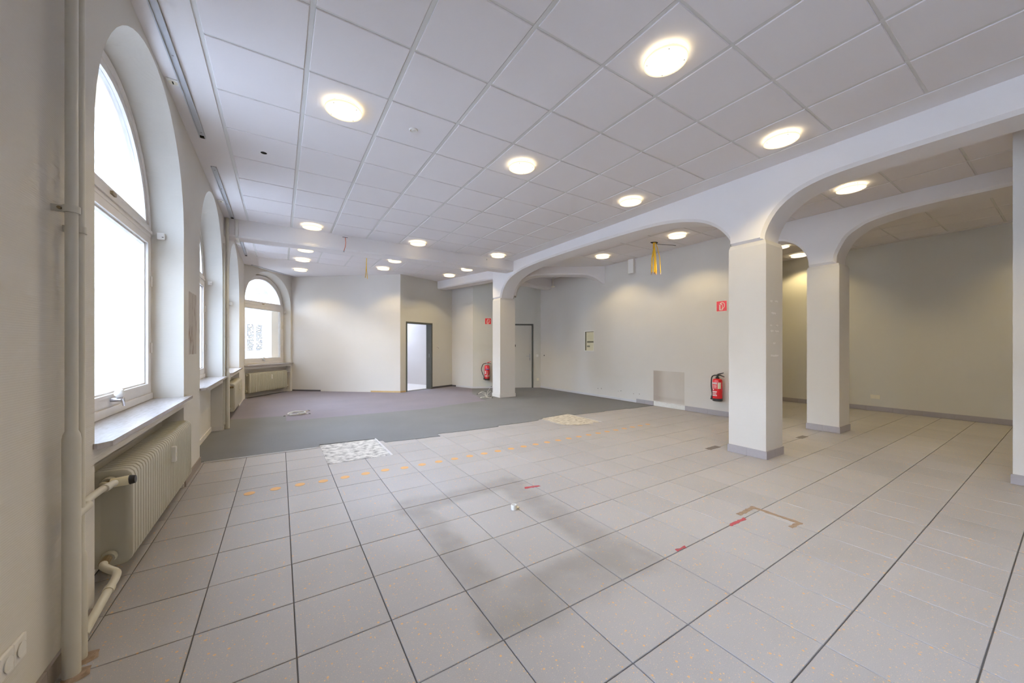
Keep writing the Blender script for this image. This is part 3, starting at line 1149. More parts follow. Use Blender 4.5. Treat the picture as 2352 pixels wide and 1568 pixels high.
# ================================================================== SKIRTINGS
def skirting(name, fr, segs, label, hgt=.095, th=.012):
    root = struct(empty(name, fr(0, 0, 0)), label)
    inv = Matrix.Translation(Vector(root.location)).inverted()
    for (a, b, mat, step, hh, pn) in segs:
        if step:
            k = max(1, round((b - a) / step))
            for i in range(k):
                s0, s1 = a + (b - a) * i / k, a + (b - a) * (i + 1) / k
                bx(fr, s0 + .0012, s1 - .0012, -th, 0, .003, hh).xf(inv).build(pn, mat, root)
        else:
            bx(fr, a, b, -th, 0, .003, hh).xf(inv).build(pn, mat, root)
    return root


# distances along the right wall run from P5 (rear) towards the camera
gs = lambda y: P5[1] - y
skirting('baseboard_right', FG, [(0, gs(5.74), M['skirt_white'], 0, .062, 'skirting_strip'), (gs(5.74), gs(5.27), M['skirt_tile'], .24, .098, 'skirting_tile'), (gs(4.50), gs(YG), M['skirt_tile'], .4, .10, 'skirting_tile')], 'grey skirting along the right wall, missing below the bare patch')
hs_ = lambda y: YE - y
skirting('baseboard_bay', FH, [(0, hs_(YN), M['skirt_tile'], .4, .098, 'skirting_tile')], 'grey tile skirting along the side bay wall')
skirting('baseboard_corner', FB, [(.02, .95, M['skirt_dark'], 0, .045, 'skirting_strip'), (2.55, FB.L, M['skirt_wood'], 0, .05, 'skirting_strip')], 'partly stripped skirting right of the corner window', th=.008)
skirting('baseboard_back_door', FD, [(0, .22, M['skirt_wood'], 0, .05, 'skirting_strip'), (1.24, FD.L, M['skirt_dark'], 0, .062, 'skirting_strip')], 'dark skirting beside the open doorway', th=.008)
skirting('baseboard_back_return', FE, [(0, .22, M['skirt_dark'], 0, .055, 'skirting_strip'), (.22, FE.L, M['skirt_white'], 0, .062, 'skirting_strip')], 'pale skirting of the short return wall')
skirting('baseboard_back_right', FF, [(0, .94, M['skirt_white'], 0, .062, 'skirting_strip'), (1.99, FF.L, M['column_paint'], 0, .062, 'skirting_strip')], 'pale skirting beside the closed door')
skirting('baseboard_left', FL, [(-3.5, 2.56, M['skirt_brown'], .4, .085, 'skirting_tile'), (4.62, 5.42, M['skirt_brown'], .4, .085, 'skirting_tile'), (7.42, 7.55, M['wall'], 0, .08, 'skirting_strip')], 'brown tile skirting below the window piers')
# skirting inside the empty niche below window 2
ns = MB().box(-.92 + .0, -.908, 5.43, 7.39, .006, .075).build('baseboard_niche', M['wall'])
struct(ns, 'painted skirting in the empty radiator niche')
ns2 = MB().box(-.92, -.77, 7.385, 7.398, .006, .075).build('baseboard_niche_side', M['wall'])
struct(ns2, 'painted skirting on the side of the empty niche')

# ================================================================== OUTSIDE
street = MB().box(-40, 60, -40, 70, -.6, -.45).build('street', M['street'])
struct(street, 'street outside the windows')
# pale building opposite the corner window
fr_ = Frame((-14, 19.2), (12, 26.5))
# house front facing the room
fac = empty('house', (-3, 24, -.45))
inv = Matrix.Translation(Vector(fac.location)).inverted()
MB().box(-12.5, 9, 24.0, 25, -.45, 9.0).xf(inv).build('front_wall', M['facade'], fac)
MB().box(-12.5, 9, 23.9, 24.02, 3.95, 4.03).xf(inv).build('ledge', M['facade'], fac)
for x in (-3.0, -2.15, -1.27, -.78, 0.4, 1.2):
    w_ = MB().box(x, x + .36, 23.97, 24.02, 4.18, 4.52).xf(inv).build('window', M['facade_win'], fac)
tag(fac, 'pale house front with small windows seen through the corner window', 'house')
fac2 = empty('house', (-13, 2, -.45))
inv = Matrix.Translation(Vector(fac2.location)).inverted()
MB().box(-14, -13, -30, 20, -.45, 6.5).xf(inv).build('front_wall', M['facade'], fac2)
for y in range(-8, 22, 3):
    MB().box(-13.02, -12.97, y, y + 1.0, 2.6, 4.2).xf(inv).build('window', M['facade_win'], fac2)
tag(fac2, 'pale house front across the street beyond the left windows', 'house')

# ================================================================== STORE ROOM behind the open doorway
sr_r0 = (4.64, 11.68)
sr_r1 = (3.60, 14.0)
frs = Frame(sr_r1, sr_r0)
struct(MB().prism([(3.02, 10.98), (4.75, 11.66), (3.75, 14.2), (1.9, 13.5)], -.006, .002).build('floor_store', M['store_floor']), 'pale floor of the store room behind the doorway')
struct(bx(frs, 0, frs.L, 0, .1, 0, 2.7).build('wall_store_right', M['store']), 'white store room wall seen through the open doorway')
fr2 = Frame((1.95, 13.4), sr_r1)
struct(bx(fr2, 0, fr2.L, 0, .1, 0, 2.7).build('wall_store_back', M['store']), 'end wall of the store room')
fr3 = Frame((3.0, 11.1), (1.95, 13.4))
struct(bx(fr3, 0, fr3.L, 0, .12, 0, 2.7).build('wall_store_left', M['store']), 'yard wall of the store room')
# added roof light to brighten the store room: a ceiling with a glazed strip
scp = [(2.9, 10.95), (4.8, 11.7), (3.7, 14.25), (1.8, 13.5)]
mid = lambda a, b, t: (a[0] + (b[0] - a[0]) * t, a[1] + (b[1] - a[1]) * t)
q0, q1 = mid(scp[0], scp[3], .30), mid(scp[1], scp[2], .30)
r0, r1 = mid(scp[0], scp[3], .90), mid(scp[1], scp[2], .90)
struct(MB().prism([scp[0], scp[1], q1, q0], 2.7, 2.8).prism([r0, r1, scp[2], scp[3]], 2.7, 2.8).build('ceiling_store', M['store']), 'store room ceiling')
struct(MB().prism([q0, q1, r1, r0], 2.74, 2.746).build('window_5', M['glass']), 'added roof light that brightens the store room')

# ------------------------------------------------------------------ doors
def door_frame(fr, hole, name, label, th=.22):
    a, b, z1 = hole
    root = struct(empty(name, fr((a + b) / 2, 0, 0)), label)
    inv = Matrix.Translation(Vector(root.location)).inverted()
    w = .035
    for (s0, s1, nm) in ((a - w, a + .012, 'jamb'), (b - .012, b + w, 'jamb')):
        m_ = bx(fr, s0, s1, -.012, th + .012, .004, z1 + w)
        m_.xf(inv).build(nm, M['grey_dark'], root, bevel=.003)
    bx(fr, a, b, -.012, th + .012, z1 - .012, z1 + w).xf(inv).build('head', M['grey_dark'], root, bevel=.003)
    return root, inv


d1, inv = door_frame(FD, D1, 'door_1', 'open doorway with dark grey steel frame')
bx(FD, D1[1] - .016, D1[1] - .011, .09, .1, 1.0, 1.12).xf(inv).build('strike_plate', M['steel'], d1)
d2, inv = door_frame(FF, D2, 'door_2', 'closed pale door in dark grey steel frame')
bx(FF, D2[0] + .012, D2[1] - .012, .03, .07, .0068, D2[2] - .012).xf(inv).build('door_leaf', M['door'], d2)
struct(bx(FF, D2[0] - .3, D2[1] + .25, .225, .32, -.2, 2.4).build('wall_light_stop', M['wall']), 'added slab behind the closed door, blocking light under it')  # added slab that stops sky light leaking under the door
hs, hd = D2[1] - .075, .03
hp = empty('door_handle')
COL.objects.unlink(hp)
bpy.data.objects.remove(hp)
plate = bx(FF, hs - .02, hs + .02, hd - .008, hd, .885, 1.11).xf(inv).build('handle_plate', M['steel'], d2, bevel=.004)
MB().tube([FF(hs, hd - .006, 1.035), FF(hs, hd - .05, 1.035), FF(hs - .012, hd - .058, 1.035), FF(hs - .125, hd - .058, 1.033)], .009, 10).xf(inv).build('handle_lever', M['steel'], plate, smooth=True)
MB().tube([FF(hs, hd - .008, .945), FF(hs, hd - .014, .945)], .012, 12).xf(inv).build('lock_cylinder', M['brass'], plate, smooth=True)
bx(FF, 1.36, 1.39, hd - .004, hd, 1.34, 1.41).xf(inv).build('spy_slot', M['hole'], d2)
for z in (.28, 1.20):
    MB().tube([FF(D2[1] - .012, hd - .006, z), FF(D2[1] - .012, hd - .006, z + .07)], .007, 8).xf(inv).build('hinge', M['steel'], d2, smooth=True)


# ================================================================== RADIATORS
def section_mesh(dep, hgt, th):
    """one pressed radiator section: rounded plate in the d-z plane, thin in s, dished on both sides"""
    mb = MB()
    r = .045

    def outline(ins):
        pts = []
        for (cx, cz, a0) in ((dep - r, hgt - r, 0), (r, hgt - r, 90), (r, r, 180), (dep - r, r, 270)):
            for k in range(4):
                an = math.radians(a0 + 30 * k)
                pts.append((cx + (r - ins) * math.cos(an), cz + (r - ins) * math.sin(an)))
        return pts
    lays = [(-th / 2 + .006, .05), (-th / 2, .030), (-th / 2 + .001, .008), (-th / 2 + .007, 0), (th / 2 - .007, 0), (th / 2 - .001, .008), (th / 2, .030), (th / 2 - .006, .05)]
    for s, ins in lays:
        if ins < r:
            pts = outline(ins)
        else:
            pts = [(min(max(p[0], .058), dep - .058), min(max(p[1], .058), hgt - .058)) for p in outline(r)]
        mb.v += [(s, p[0], p[1]) for p in pts]
    n = 16
    for k in range(len(lays) - 1):
        for i in range(n):
            j = (i + 1) % n
            mb.f.append((k * n + i, k * n + j, (k + 1) * n + j, (k + 1) * n + i))
    mb.f.append(tuple(reversed(range(n))))
    mb.f.append(tuple((len(lays) - 1) * n + i for i in range(n)))
    me = bpy.data.meshes.new('radiator_section')
    me.from_pydata(mb.v, [], mb.f)
    me.materials.append(M['rad'])
    for p in me.polygons:
        p.use_smooth = True
    try:
        me.set_sharp_from_angle(angle=math.radians(50))
    except Exception:
        pass
    return me


SECT = section_mesh(.185, .53, .046)


def radiator(fr, s0, s1, d0, z0, label, mirror_valve=False, riser=None):
    root = empty('radiator', fr((s0 + s1) / 2, d0 + .09, 0), math.atan2(fr.t.y, fr.t.x))
    tag(root, label, 'radiator')
    k = round((s1 - s0) / .05)
    mid = (s0 + s1) / 2
    for i in range(k):
        s = s0 + (s1 - s0) * (i + .5) / k - mid
        obj_from('radiator_section', SECT, root, (s, -.09, z0))
    MB().tube([(s0 - mid + .02, .0, z0 + .06), (s1 - mid - .02, .0, z0 + .06)], .022, 10).build('lower_header', M['rad'], root, smooth=True)
    MB().tube([(s0 - mid + .02, .0, z0 + .47), (s1 - mid - .02, .0, z0 + .47)], .022, 10).build('upper_header', M['rad'], root, smooth=True)
    # heat cost meter clipped on the front
    hm = MB().box(-.013 + (s1 - s0) * .04, .013 + (s1 - s0) * .04, -.118, -.088, z0 + .33, z0 + .45).build('heat_meter', M['plastic'], root, bevel=.005)
    MB().box(-.008 + (s1 - s0) * .04, .008 + (s1 - s0) * .04, -.1195, -.117, z0 + .37, z0 + .40).build('meter_window', M['cream'], hm)
    e = -1 if not mirror_valve else 1
    en = (s0 if e < 0 else s1) - mid
    for z in (z0 + .06, z0 + .47):
        MB().tube([(en, 0, z), (en + e * .03, 0, z)], [.033, .03], 12).build('end_boss', M['rad'], root, smooth=True)
    return root, en, e, z0


R1, en, e, rz = radiator(FL, 2.90, 4.55, -.065, .12, 'large ribbed cream radiator below the nearest arched window')
# valve, thermostat head and connecting pipes of the nearest radiator (local: x along wall, y outwards)
zv = rz + .50
MB().tube([(en - .03, 0, rz + .47), (en - .075, 0, rz + .475)], [.02, .017], 10).build('valve_body', M['brass'], R1, smooth=True)
MB().tube([(en - .06, 0, rz + .475), (en - .06, -.025, rz + .48)], .016, 10).build('valve_neck', M['brass'], R1, smooth=True)
th_ = MB().tube([(en - .06, -.022, rz + .48), (en - .06, -.095, rz + .485)], [.024, .026], 16).build('thermostat_head', M['valve'], R1, smooth=True)
MB().tube([(en - .06, -.093, rz + .485), (en - .06, -.118, rz + .486)], [.026, .021], 14).build('thermostat_cap', M['black'], th_, smooth=True)
XM = R1.location.y
XC = R1.location.x


def loc(x, y, z):
    """world point -> local of R1 (rotated 90 deg: local x = world y, local y = -world x)"""
    return (y - XM, -(x - XC), z)


sup = [loc(-.715, 2.235, .64), loc(-.712, 2.33, .64), loc(-.715, 2.37, .642), loc(-.735, 2.39, .645), loc(-.735, 2.55, .645), loc(-.722, 2.64, .645), loc(-.72, 2.685, .64), loc(-.735, 2.715, .625), loc(-.765, 2.74, .615), loc(-.79, 2.79, .61), loc(-.79, 2.82, .60)]
MB().tube(dense3(sup, 4), .016, 12).build('supply_pipe', M['pipe'], R1, smooth=True)
MB().tube([loc(-.728, 2.585, .645), loc(-.724, 2.62, .645)], .020, 12).build('pipe_collar', M['pipe'], R1, smooth=True)
ret = [loc(-.715, 2.315, .10), loc(-.715, 2.36, .105), loc(-.72, 2.62, .13), loc(-.72, 2.70, .14), loc(-.725, 2.735, .155), loc(-.76, 2.76, .17), loc(-.785, 2.78, .185), loc(-.795, 2.84, .185)]
MB().tube(dense3(ret, 4), .018, 12).build('return_pipe', M['pipe'], R1, smooth=True)
MB().tube([loc(-.72, 2.60, .128), loc(-.72, 2.635, .131)], .022, 12).build('pipe_collar', M['pipe'], R1, smooth=True)
MB().tube([loc(-.79, 2.80, .185), loc(-.795, 2.865, .184)], .021, 10).build('lockshield', M['brass'], R1, smooth=True)

R3, en, e, rz = radiator(FL, 8.55, 10.1, -.06, .12, 'ribbed cream radiator below the third window, beyond the riser pipe')
for z in (rz + .47, rz + .06):
    MB().tube([(en - .03, 0, z), (en - .16, -.01, z), (en - .3, .0, z - .01), (en - .72, .0, z - .03)], .015, 10).build('feed_pipe', M['pipe'], R3, smooth=True)
MB().tube([(en - .08, -.01, rz + .47), (en - .08, -.08, rz + .475)], .02, 10).build('thermostat_head', M['brass'], R3, smooth=True)
R4, en, e, rz = radiator(FC, .16, 1.56, -.02, .12, 'ribbed cream radiator below the rear corner window', mirror_valve=True)
for z in (rz + .47, rz + .06):
    MB().tube([(en + .03, 0, z), (en + .17, 0, z)], .013, 10).build('feed_pipe', M['pipe'], R4, smooth=True)
MB().tube([(en + .09, -.02, rz + .47), (en + .12, -.07, rz + .47)], .02, 10).build('thermostat_head', M['chrome'], R4, smooth=True)
# bosses of the free end of the corner radiator
for z in (rz + .06, rz + .47):
    MB().tube([(-.70, 0, z), (-.735, 0, z)], [.033, .028], 12).build('end_boss', M['rad'], R4, smooth=True)


# ------------------------------------------------------------------ heating risers
def riser(x, y, prof, label, clamps=()):
    root = empty('heating_riser', (x, y, 0))
    tag(root, label, 'pipe')
    MB().lathe(prof, (0, 0, 0), 16).build('pipe', M['pipe'], root, smooth=True)
    for z, dy in clamps:
        MB().tube([(0, 0, z - .014), (0, 0, z + .014)], prof[-1][0] + .006, 16).build('clamp_ring', M['pipe'], root, smooth=True)
        MB().box(XL - x, -prof[-1][0] + .004, dy - .004, dy + .004, z - .014, z + .014).build('clamp_bracket', M['pipe'], root)
        MB().tube([(-.03, dy - .004, z), (-.03, dy - .016, z)], .006, 8).build('clamp_screw', M['brass'], root, smooth=True)
    return root


riser(-.715, 2.215, [(.0265, 0), (.0265, .965), (.024, .985), (.0185, 1.0), (.0185, WT - .02)], 'thick cream heating riser in front, left of the nearest window', [(1.90, .0)])
riser(-.722, 2.308, [(.0235, 0), (.0235, .44), (.021, .455), (.0165, .465), (.0165, WT - .02)], 'thinner cream heating riser just behind the thick one', [(1.84, .0)])
riser(-.725, 7.522, [(.0345, .006), (.0345, .90), (.031, .92), (.022, .935), (.022, WT - .02)], 'cream heating riser between the second and third window', [(1.98, -.03), (1.0, -.03), (1.5, -.03)])
cd_ = MB().box(-.768, -.745, 7.425, 7.465, .09, 3.0).build('conduit', M['pipe'])
tag(cd_, 'slim painted conduit strip beside the middle heating riser', 'conduit')
# mess of plaster where the risers meet the floor
for (x, y, lab) in [(-.70, 2.21, 'crumbled mortar at the foot of the thick riser'), (-.705, 2.31, 'crumbled mortar at the foot of the thin riser')]:
    m_ = MB().lathe([(.043, .0005), (.038, .005), (.030, .008), (.024, .009)], (x + .0, y, 0), 14)
    rr = random.Random(4)
    m_.v = [(a + rr.uniform(-.006, .006), b + rr.uniform(-.006, .006), max(.0005, c_ + rr.uniform(-.002, .002))) for a, b, c_ in m_.v]
    tag(m_.build('mortar_collar', M['glue']), lab, 'mortar')
# white trunking down the cross beam
tr = empty('cable_trunking', (-.60, 7.54, 3.17))
MB().box(-.02, .02, -.005, .02, -.0, .28).build('cover', M['plastic'], tr, bevel=.003)
MB().box(-.022, .022, -.008, .33, -.028, -.001).build('underside_cover', M['plastic'], tr, bevel=.003)
tag(tr, 'white cable trunking wrapped round the cross beam by the windows', 'trunking')
tr2 = empty('cable_trunking', (XR - .03, 5.87, 3.115))
MB().box(-.03, .03, -.075, .075, 0, .34).build('cover', M['plastic'], tr2, bevel=.003)
MB().box(-.032, .03, .072, .078, 0, .34).build('edge', M['cream'], tr2)
tag(tr2, 'short white trunking stub hanging on the right wall under the ceiling', 'trunking')

# stained wallpaper patch on the pier between the first two windows
wp = MB()
rr = random.Random(8)
ys = [4.83 + .38 * i / 10 for i in range(11)]
top = [(y, 1.90 + rr.uniform(-.003, .003)) for y in ys]
bot = [(y, 1.265 + rr.uniform(-.003, .003)) for y in reversed(ys)]
pts = top + bot
wp.poly([(XL + .0015, p[0], p[1]) for p in pts])
for i in range(len(pts)):
    j = (i + 1) % len(pts)
    wp.quad((XL + .0015, *pts[i]), (XL + .0015, *pts[j]), (XL - .001, *pts[j]), (XL - .001, *pts[i]))
tag(wp.build('wall_stain', M['stain']), 'brown-stained bare patch on the pier between the first two windows', 'stain')


# ------------------------------------------------------------------ curtain tracks and sockets on the ceiling margin
def track(y0, y1, label):
    root = empty('curtain_track', (-.655, (y0 + y1) / 2, CZ))
    h = (y1 - y0) / 2
    m_ = MB().box(-.026, -.018, -h, h, -.018, 0).box(.018, .026, -h, h, -.018, 0).box(-.026, .026, -h, h, -.006, 0)
    m_.build('channel', M['track'], root)
    MB().box(-.02, .02, h - .035, h, -.017, -.006).build('end_gap', M['hole'], root)
    for k in range(4):
        MB().tube([(0, -h + .1 + k * (2 * h - .2) / 3, -.006), (0, -h + .1 + k * (2 * h - .2) / 3, -.010)], .006, 8).build('screw', M['steel'], root)
    tag(root, label, 'curtain track')


track(1.2, 4.77, 'long metal curtain track on the ceiling beside the nearest window')
track(5.48, 7.50, 'metal curtain track on the ceiling beside the second window')
track(8.4, 10.42, 'metal curtain track on the ceiling beyond the cross beam')


def ceiling_socket(y, label):
    root = empty('ceiling_socket', (-.718, y, CZ))
    MB().box(-.04, .04, -.04, .04, -.011, 0).build('plate', M['plastic'], root, bevel=.004)
    MB().lathe([(.028, -.0125), (.028, -.011)], (0, 0, 0), 18).build('insert', M['cream'], root, smooth=True)
    MB().box(-.004, .004, -.018, .018, -.0138, -.0122).build('slot', M['hole'], root)
    tag(root, label, 'socket')


ceiling_socket(3.90, 'white socket plate in the ceiling margin above the nearest window')
ceiling_socket(6.72, 'white socket plate in the ceiling margin above the second window')
ceiling_socket(9.4, 'white socket plate in the ceiling margin above the third window')
# shallow metal strip along the ceiling over the corner window
mb = bx(FC, .12, FC.L - .02, -.13, -.09, CZ - .014, CZ)
tag(mb.build('curtain_track', M['track']), 'metal curtain track on the ceiling over the rear corner window', 'curtain track')


# ------------------------------------------------------------------ ceiling lamps
lamp_proto = {}


def lamp_meshes():
    def mesh(mb, name, mat):
        me = bpy.data.meshes.new(name)
        me.from_pydata(mb.v, [], mb.f)
        bm = bmesh.new()
        bm.from_mesh(me)
        bmesh.ops.remove_doubles(bm, verts=bm.verts, dist=1e-5)
        bmesh.ops.recalc_face_normals(bm, faces=bm.faces)
        bm.to_mesh(me)
        bm.free()
        me.materials.append(mat)
        for p in me.polygons:
            p.use_smooth = True
        try:
            me.set_sharp_from_angle(angle=math.radians(35))
        except Exception:
            pass
        return me
    lamp_proto['base_ring'] = mesh(MB().lathe([(.075, -.001), (.118, -.001), (.118, -.008), (.108, -.012), (.078, -.012), (.075, -.001)], seg=32), 'base_ring', M['lamp_ring'])
    lamp_proto['light_ring'] = mesh(MB().lathe([(.075, -.031), (.136, -.031), (.136, -.028), (.075, -.028), (.075, -.031)], seg=32), 'light_ring', M['lamp_core'])
    lamp_proto['glass_disc'] = mesh(MB().lathe([(0, -.046), (.10, -.045), (.138, -.042), (.146, -.037), (.141, -.033), (.10, -.034), (0, -.034)], seg=36), 'glass_disc', M['lamp_glow'])
    lamp_proto['clear_rim'] = mesh(MB().lathe([(.1475, -.030), (.1505, -.032), (.1505, -.042), (.1475, -.044), (.1475, -.030)], seg=36), 'clear_rim', M['lamp_rim'])
    lamp_proto['pin'] = mesh(MB().tube([(0, 0, 0), (0, 0, -.048)], .0042, 8), 'pin', M['chrome'])


lamp_meshes()


def ceiling_lamp(x, y, label, group='round glass ceiling lamps'):
    root = empty('ceiling_lamp', (x, y, CZ))
    tag(root, label, 'ceiling lamp', group)
    for k in ('base_ring', 'light_ring', 'glass_disc', 'clear_rim'):
        obj_from(k, lamp_proto[k], root)
    for k in range(4):
        an = math.pi / 4 + k * math.pi / 2
        obj_from('pin', lamp_proto['pin'], root, (.128 * math.cos(an), .128 * math.sin(an), 0))
    L = bpy.data.lights.new('lamp_beam', 'SPOT')
    L.energy = LAMP_W
    L.color = LAMP_C
    L.spot_size = math.radians(128)
    L.spot_blend = .45
    L.shadow_soft_size = .06
    lo = bpy.data.objects.new('lamp_beam', L)
    COL.objects.link(lo)
    lo.parent = root
    lo.location = (0, 0, -.075)
    return root


for x, y, lab in [
    (.476, 3.505, 'round glass ceiling lamp nearest the first arched window'),
    (2.37, 3.505, 'round glass ceiling lamp in the middle of the main ceiling'),
    (4.265, 3.505, 'round glass ceiling lamp by the arcade, left of the nearest column'),
    (2.37, 1.635, 'round glass ceiling lamp at the top of the picture, the nearest one'),
    (4.265, 1.635, 'round glass ceiling lamp by the arcade beam above the nearest column'),
    (2.37, -.235, 'added unseen round glass ceiling lamp behind the photographer in the middle'),  # added out of view for warm light on the nearest column
    (4.265, -.235, 'added unseen round glass ceiling lamp behind the photographer by the arcade'),  # added out of view, warms the column face and right floor
    (.476, 7.24, 'round glass ceiling lamp before the cross beam, on the window side'),
    (2.36, 7.24, 'round glass ceiling lamp before the cross beam, in the middle'),
    (4.24, 7.24, 'round glass ceiling lamp before the cross beam, beside the arcade'),
    (.473, 9.05, 'round glass ceiling lamp half hidden behind the window end of the cross beam'),
    (2.37, 9.03, 'round glass ceiling lamp half hidden behind the middle of the cross beam'),
    (4.285, 8.98, 'round glass ceiling lamp half hidden behind the arcade end of the cross beam'),
    (.467, 10.12, 'round glass ceiling lamp beyond the cross beam, second from the corner window'),
    (2.34, 10.08, 'round glass ceiling lamp beyond the cross beam, in front of the pale angled wall'),
    (4.21, 10.03, 'round glass ceiling lamp beyond the cross beam, in front of the open doorway'),
    (.475, 11.48, 'round glass ceiling lamp closest to the rear corner window'),
    (6.325, 6.0, 'round glass ceiling lamp behind the arcade, left of the yellow cables'),
    (6.33, 4.12, 'round glass ceiling lamp behind the arcade, right of the yellow cables'),
    (6.36, 1.645, 'round glass ceiling lamp seen under the right-hand arch'),
    (8.84, 3.40, 'round glass ceiling lamp of the side bay, cut by the nearest column'),
    (8.84, -.235, 'added unseen round glass ceiling lamp behind the grey pier nearer the columns'),  # added unseen lamp to brighten the side bay
    (10.06, -.235, 'added unseen round glass ceiling lamp behind the grey pier by the long bay wall'),  # second added lamp, also unseen, for the dim bay
    (10.06, 3.505, 'round glass ceiling lamp of the side bay, next to its long wall'),
]:
    ceiling_lamp(x, y, lab)

# ------------------------------------------------------------------ small ceiling fittings
ro = MB().lathe([(0, -.010), (.012, -.012), (.02, -.006), (.034, -.012), (.04, -.008), (.042, 0)], (1.10, 3.51, CZ), 20)
tag(ro.build('ceiling_rosette', M['plastic'], smooth=True), 'small white rosette on the ceiling right of the first lamp', 'rosette')
bh = MB().lathe([(0, -.002), (.026, -.002), (.03, 0)], (-.147, 4.81, CZ), 16)
tag(bh.build('cable_hole', M['hole']), 'round black cable hole in a ceiling panel by the windows', 'hole')
sd = empty('smoke_detector', (7.05, 8.72, CZ))
MB().lathe([(0, -.30), (.05, -.298), (.06, -.285), (.06, -.268), (.045, -.262)], (0, 0, 0), 18).build('head', M['cream'], sd, smooth=True)
MB().tube([(0, 0, 0), (0, 0, -.27)], .01, 8).build('stem', M['cream'], sd, smooth=True)
tag(sd, 'small cream detector under the ceiling above the closed door', 'detector')

# ------------------------------------------------------------------ hanging cables
yc = empty('cable_bundle', (6.42, 4.68, CZ))
hb = MB()
for an in range(14):
    a = 2 * math.pi * an / 14
    hb.v.append((.095 * math.cos(a) * (1 + .15 * math.sin(3 * a)), .06 * math.sin(a), -.0015))
hb.f.append(tuple(reversed(range(14))))
hb.build('ceiling_hole', M['hole'], yc)
rr = random.Random(21)
for k in range(9):
    bxo, byo = rr.uniform(-.02, .02), rr.uniform(-.02, .02)
    ex, ey = rr.uniform(-.045, .045), rr.uniform(-.05, .04)
    if k == 8:
        ex, ey = .06, -.10
    zb = -.60 - rr.uniform(-.02, .04)
    path = [(bxo, byo, .015), (bxo * .9 + ex * .3, byo + ey * .4, -.12), (bxo * .6 + ex * .8, ey * .85, -.32), (ex, ey, zb)]
    c_ = MB().tube(path, .008, 8).build('cable', M['yellow'] if k % 3 else M['yellow2'], yc, smooth=True)
    for q in range(3):
        a = 2.1 * q + k
        MB().tube([(ex, ey, zb), (ex + .012 * math.cos(a), ey + .012 * math.sin(a), zb - .03)], .0022, 6).build('wire_end', M['copper'] if q else M['black'], c_, smooth=True)
MB().tube([(.02, -.01, .01), (.035, -.03, -.03), (.06, -.06, -.04), (.20, -.27, -.085), (.24, -.32, -.10)], .005, 8).build('black_wire', M['black'], yc, smooth=True)
MB().tube([(.01, .02, .0), (.02, -.01, -.2), (.03, -.03, -.52), (.02, -.05, -.56)], .006, 8).build('grey_cable', M['steel'], yc, smooth=True)
tag(yc, 'bundle of cut yellow cables hanging from a ceiling hole near the right wall', 'cables')
yw = empty('cable_strand', (1.75, 9.2, CZ))
MB().tube([(0, 0, 0), (-.005, 0, -.2), (.015, 0, -.49)], .007, 8).build('cable', M['yellow'], yw, smooth=True)
MB().tube([(.004, .01, 0), (-.012, 0, -.25), (-.03, 0, -.47)], .007, 8).build('cable', M['yellow2'], yw, smooth=True)
tag(yw, 'two yellow cables hanging down behind the cross beam', 'cables')
rw = empty('orange_wire', (1.05, 7.545, 3.415))
MB().tube([(0, .012, 0), (0, -.02, -.01), (.006, -.03, -.10), (-.005, -.035, -.18), (-.03, -.04, -.27)], .0055, 8).build('wire', M['orange_wire'], rw, smooth=True)
MB().tube([(-.03, -.04, -.265), (-.028, -.042, -.285)], .012, 10).build('wire_tip', M['steel'], rw, smooth=True)
MB().box(-.045, .045, .008, .017, .006, .012).build('chipped_hole', M['hole'], rw)
tag(rw, 'orange wire dangling from the front of the cross beam', 'wire')
sw = MB().tube([(4.10, 7.545, 3.40), (4.09, 7.50, 3.385), (4.07, 7.47, 3.36)], .006, 8)
tag(sw.build('cable_end', M['steel'], smooth=True), 'short grey cable end sticking out of the cross beam near the arcade', 'cable')


